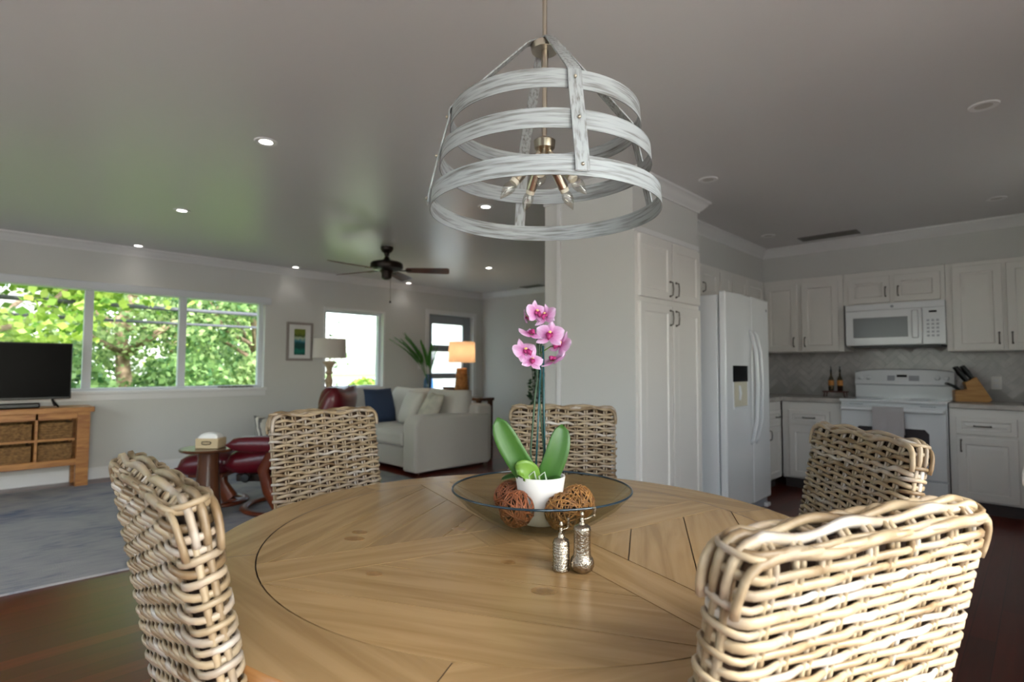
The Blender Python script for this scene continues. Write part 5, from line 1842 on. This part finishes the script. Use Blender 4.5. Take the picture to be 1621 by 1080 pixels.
# house plant behind the partition
hp = thing('potted_plant', 'dark green leafy house plant behind the partition wall', 'plant', (3.80, 3.38, 0))
MB().lathe([(0.0, 0), (0.13, 0), (0.14, 0.01), (0.18, 0.30), (0.185, 0.32), (0.165, 0.32), (0.16, 0.28), (0.0, 0.27)], 28, cap=False).build('planter', 'walnut', hp, smooth=40)
rng = random.Random(21)
for i in range(6):
    a = rng.uniform(0, 6.28)
    sp = [Vector((0.03 * math.cos(a), 0.03 * math.sin(a), 0.27)), Vector((0.06 * math.cos(a), 0.06 * math.sin(a), 0.7)), Vector((0.13 * math.cos(a), 0.13 * math.sin(a), 1.05 + rng.uniform(0, 0.18)))]
    sm = MB().tube(sp, [0.007, 0.005, 0.003], 6).build('stem', 'stem', hp, smooth=180)
    lf = MB()
    for j in range(34):
        t = rng.uniform(0.75, 2)
        k2 = min(1, int(t))
        p = sp[k2].lerp(sp[k2 + 1], t - k2)
        dd = Vector((rng.gauss(0, 1), rng.gauss(0, 1), rng.gauss(0.1, 0.6))).normalized()
        nn = dd.cross(Vector((rng.gauss(0, 1), rng.gauss(0, 1), rng.gauss(0, 1)))).normalized()
        q = p + dd * 0.05
        lf.add([q - dd * 0.028, q + nn * 0.016, q + dd * 0.03, q - nn * 0.016], [(0, 1, 2, 3)])
    lf.build('leaves', 'plant', sm, smooth=0)['kind'] = 'stuff'

# ------------------------------------------------------------------ outdoors
struct('ground', MB().box(-60, 80, 7.6, 90, -0.45, -0.16), 'grass', 'lawn behind the house')
struct('bounce_ground', MB().box(-60, 80, -60, 7.6, -0.45, -0.15), 'pale_ground', 'unseen pale ground added around the house to bounce sunlight indoors')  # added pale surface out of view, reflects sun onto the ceiling
struct('pale_ground_patch', MB().box(7.4, 40, 7.8, 60, -0.44, -0.145), 'pale_ground', 'pale ground added beyond the small window to keep its view white')  # added so the view through the small window stays white
pr = struct('sun_block_roof', MB().box(1.95, 7.2, -3.6, -1.21, 2.30, 2.42), 'trim', 'unseen white roof added to block sun from the kitchen window')  # out-of-view roof on posts, added to keep sun out of the kitchen
for x in (2.1, 7.0):
    MB().box(x - 0.06, x + 0.06, -3.5, -3.38, -0.15, 2.2995).build('sun_block_post', 'trim', pr)


def tree(x, y, h, cr, cz, n, m, label, seed, leaf=0.13, trunk=0.16, name='garden_tree', gaps=0.0, branches=5):
    rng = random.Random(seed)
    t = thing(name, label, 'tree', (x, y, -0.16), 0, 'trees beyond the windows')
    sp = [Vector((0, 0, 0)), Vector((rng.uniform(-0.2, 0.2), 0, h * 0.22)), Vector((rng.uniform(-0.5, 0.5), rng.uniform(-0.3, 0.3), h * 0.45)), Vector((rng.uniform(-0.6, 0.6), 0, h * 0.8))]
    tk = MB().tube(sp, [trunk * 1.3, trunk, trunk * 0.75, trunk * 0.3], 10).build('trunk', 'bark', t, smooth=180)
    for i in range(branches):
        a = 2 * PI * i / branches + rng.uniform(-0.4, 0.4)
        b0 = sp[1].lerp(sp[2], rng.uniform(0.2, 1))
        b1 = b0 + Vector((math.cos(a) * cr * 0.4, math.sin(a) * cr * 0.4, h * rng.uniform(0.05, 0.15)))
        b2 = b1 + Vector((math.cos(a + 0.4) * cr * 0.35, math.sin(a + 0.4) * cr * 0.35, h * rng.uniform(0.08, 0.25)))
        MB().tube([b0, b1, b2], [trunk * 0.5, trunk * 0.36, trunk * 0.12], 8).build('branch', 'bark', tk, smooth=180)
    cl = []
    for i in range(70):
        u = Vector((rng.gauss(0, 1), rng.gauss(0, 1), rng.gauss(0, 1))).normalized() * (rng.random() ** 0.4)
        cl.append(Vector((u.x * cr, u.y * cr, cz + u.z * (h - cz) * 0.95)))
    vs, fs = [], []
    for i in range(n):
        c = rng.choice(cl)
        p = c + Vector((rng.gauss(0, 0.26), rng.gauss(0, 0.26), rng.gauss(0, 0.20))) * (cr * 0.42)
        if p.z < 0.25: continue
        d1 = Vector((rng.gauss(0, 1), rng.gauss(0, 1), rng.gauss(-0.2, 0.7))).normalized()
        d2 = d1.cross(Vector((rng.gauss(0, 1), rng.gauss(0, 1), rng.gauss(0, 1)))).normalized()
        l_ = leaf * rng.uniform(0.6, 1.25)
        k2 = len(vs)
        vs += [p - d1 * l_ * 0.5, p + d2 * l_ * 0.34, p + d1 * l_ * 0.5, p - d2 * l_ * 0.34]
        fs.append((k2, k2 + 1, k2 + 2, k2 + 3))
    MB().add(vs, fs).build('crown', m, t, smooth=0)['kind'] = 'stuff'


tree(0.1, 11.6, 5.6, 2.6, 3.4, 12000, 'foliage1', 'large-leaved bright tree outside the left window pane', 31, leaf=0.17, trunk=0.12)
tree(3.1, 16.0, 5.4, 2.6, 2.9, 6000, 'foliage2', 'tree with a forked pale trunk outside the middle pane', 32, leaf=0.15, trunk=0.16, branches=7)
tree(5.6, 15.0, 4.6, 2.1, 2.1, 8000, 'foliage3', 'darker bushy tree outside the right window pane', 33, leaf=0.13, trunk=0.12, branches=8)
tree(-0.2, 19.5, 6.0, 3.2, 2.6, 5000, 'foliage3', 'tall dark tree far behind the left window pane', 34, leaf=0.24, trunk=0.2)
tree(5.2, 21.0, 6.2, 2.8, 3.2, 2500, 'foliage1', 'bright tree far behind the middle pane', 35, leaf=0.24, trunk=0.2)
tree(8.2, 23.0, 5.4, 2.4, 2.6, 5000, 'foliage2', 'broad tree far behind the right window pane', 36, leaf=0.24, trunk=0.2)
tree(-4.0, 13.0, 5.5, 2.6, 2.6, 6000, 'foliage2', 'tree beyond the window left of the television', 37, leaf=0.24, trunk=0.2)


def shrub(x, y, r, h, n, m, label, seed):
    rng = random.Random(seed)
    t = thing('garden_shrub', label, 'shrub', (x, y, -0.16), 0, 'shrubs beyond the windows')
    MB().tube([(0, 0, 0), (0.05, 0, h * 0.5)], [0.06, 0.03], 8).build('stem', 'bark', t)
    vs, fs = [], []
    for i in range(n):
        u = Vector((rng.gauss(0, 1), rng.gauss(0, 1), abs(rng.gauss(0, 1)))).normalized() * (rng.random() ** 0.33)
        p = Vector((u.x * r, u.y * r, 0.05 + u.z * h))
        d1 = Vector((rng.gauss(0, 1), rng.gauss(0, 1), rng.gauss(0, 0.8))).normalized()
        d2 = d1.cross(Vector((rng.gauss(0, 1), rng.gauss(0, 1), rng.gauss(0, 1)))).normalized()
        l_ = 0.17 * rng.uniform(0.6, 1.2)
        k2 = len(vs)
        vs += [p - d1 * l_ * 0.5, p + d2 * l_ * 0.34, p + d1 * l_ * 0.5, p - d2 * l_ * 0.34]
        fs.append((k2, k2 + 1, k2 + 2, k2 + 3))
    MB().add(vs, fs).build('foliage', m, t, smooth=0)['kind'] = 'stuff'


for i, (x, y, r, h, m, lab) in enumerate(((1.2, 13.2, 1.3, 1.7, 'foliage3', 'dark shrub under the left and middle panes'), (3.6, 13.6, 1.2, 1.6, 'foliage3', 'dark shrub at the foot of the forked tree'),
                                          (5.4, 13.4, 1.1, 1.7, 'foliage2', 'green shrub under the right window pane'), (-1.2, 13.0, 1.4, 1.9, 'foliage2', 'green shrub behind the television'),
                                          (9.5, 16.0, 0.8, 0.9, 'foliage1', 'low bright shrub seen in the small window'), (2.4, 18.6, 1.8, 2.4, 'foliage2', 'tall shrub far behind the middle pane'),
                                          (6.6, 18.4, 1.7, 2.3, 'foliage2', 'tall shrub far behind the right pane'))):
    shrub(x, y, r, h, 2600, m, lab, 60 + i)
# far white house glimpsed through the leaves
hs_ = thing('far_house', 'white house glimpsed through the leaves of the left pane', 'house', (2.2, 30, -0.16))
MB().box(-3.0, 3.0, 0, 5, 0, 3.2).build('wall', 'stucco', hs_)
MB().prism([(-3.4, 3.2), (3.4, 3.2), (0.0, 4.8)], -0.4, 5.4).xf(Matrix(((1, 0, 0, 0), (0, 0, 1, 0), (0, 1, 0, 0), (0, 0, 0, 1)))).build('roof', 'roof', hs_, smooth=0)
for x in (-1.8, 0.0, 1.6):
    f_ = MB().box(x - 0.5, x + 0.5, -0.05, 0.02, 1.0, 2.2).build('window', 'frame', hs_)
    MB().box(x - 0.44, x + 0.44, -0.06, -0.045, 1.06, 2.14).build('pane', 'screen', f_)
# power lines
for i, (z, yy, lab) in enumerate(((2.62, 12.4, 'topmost power line crossing the window view'), (2.30, 12.5, 'middle power line crossing the window view'), (2.02, 12.6, 'lowest power line crossing the window view'))):
    pts = [(-13 + 1.5 * j, yy, z + 0.0016 * (-13 + 1.5 * j - 3) ** 2) for j in range(13)]
    tag(MB().tube(pts, 0.028 if i != 1 else 0.04, 8).build('power_line', 'cable', None, smooth=180), lab, 'cable', 'power lines outside')
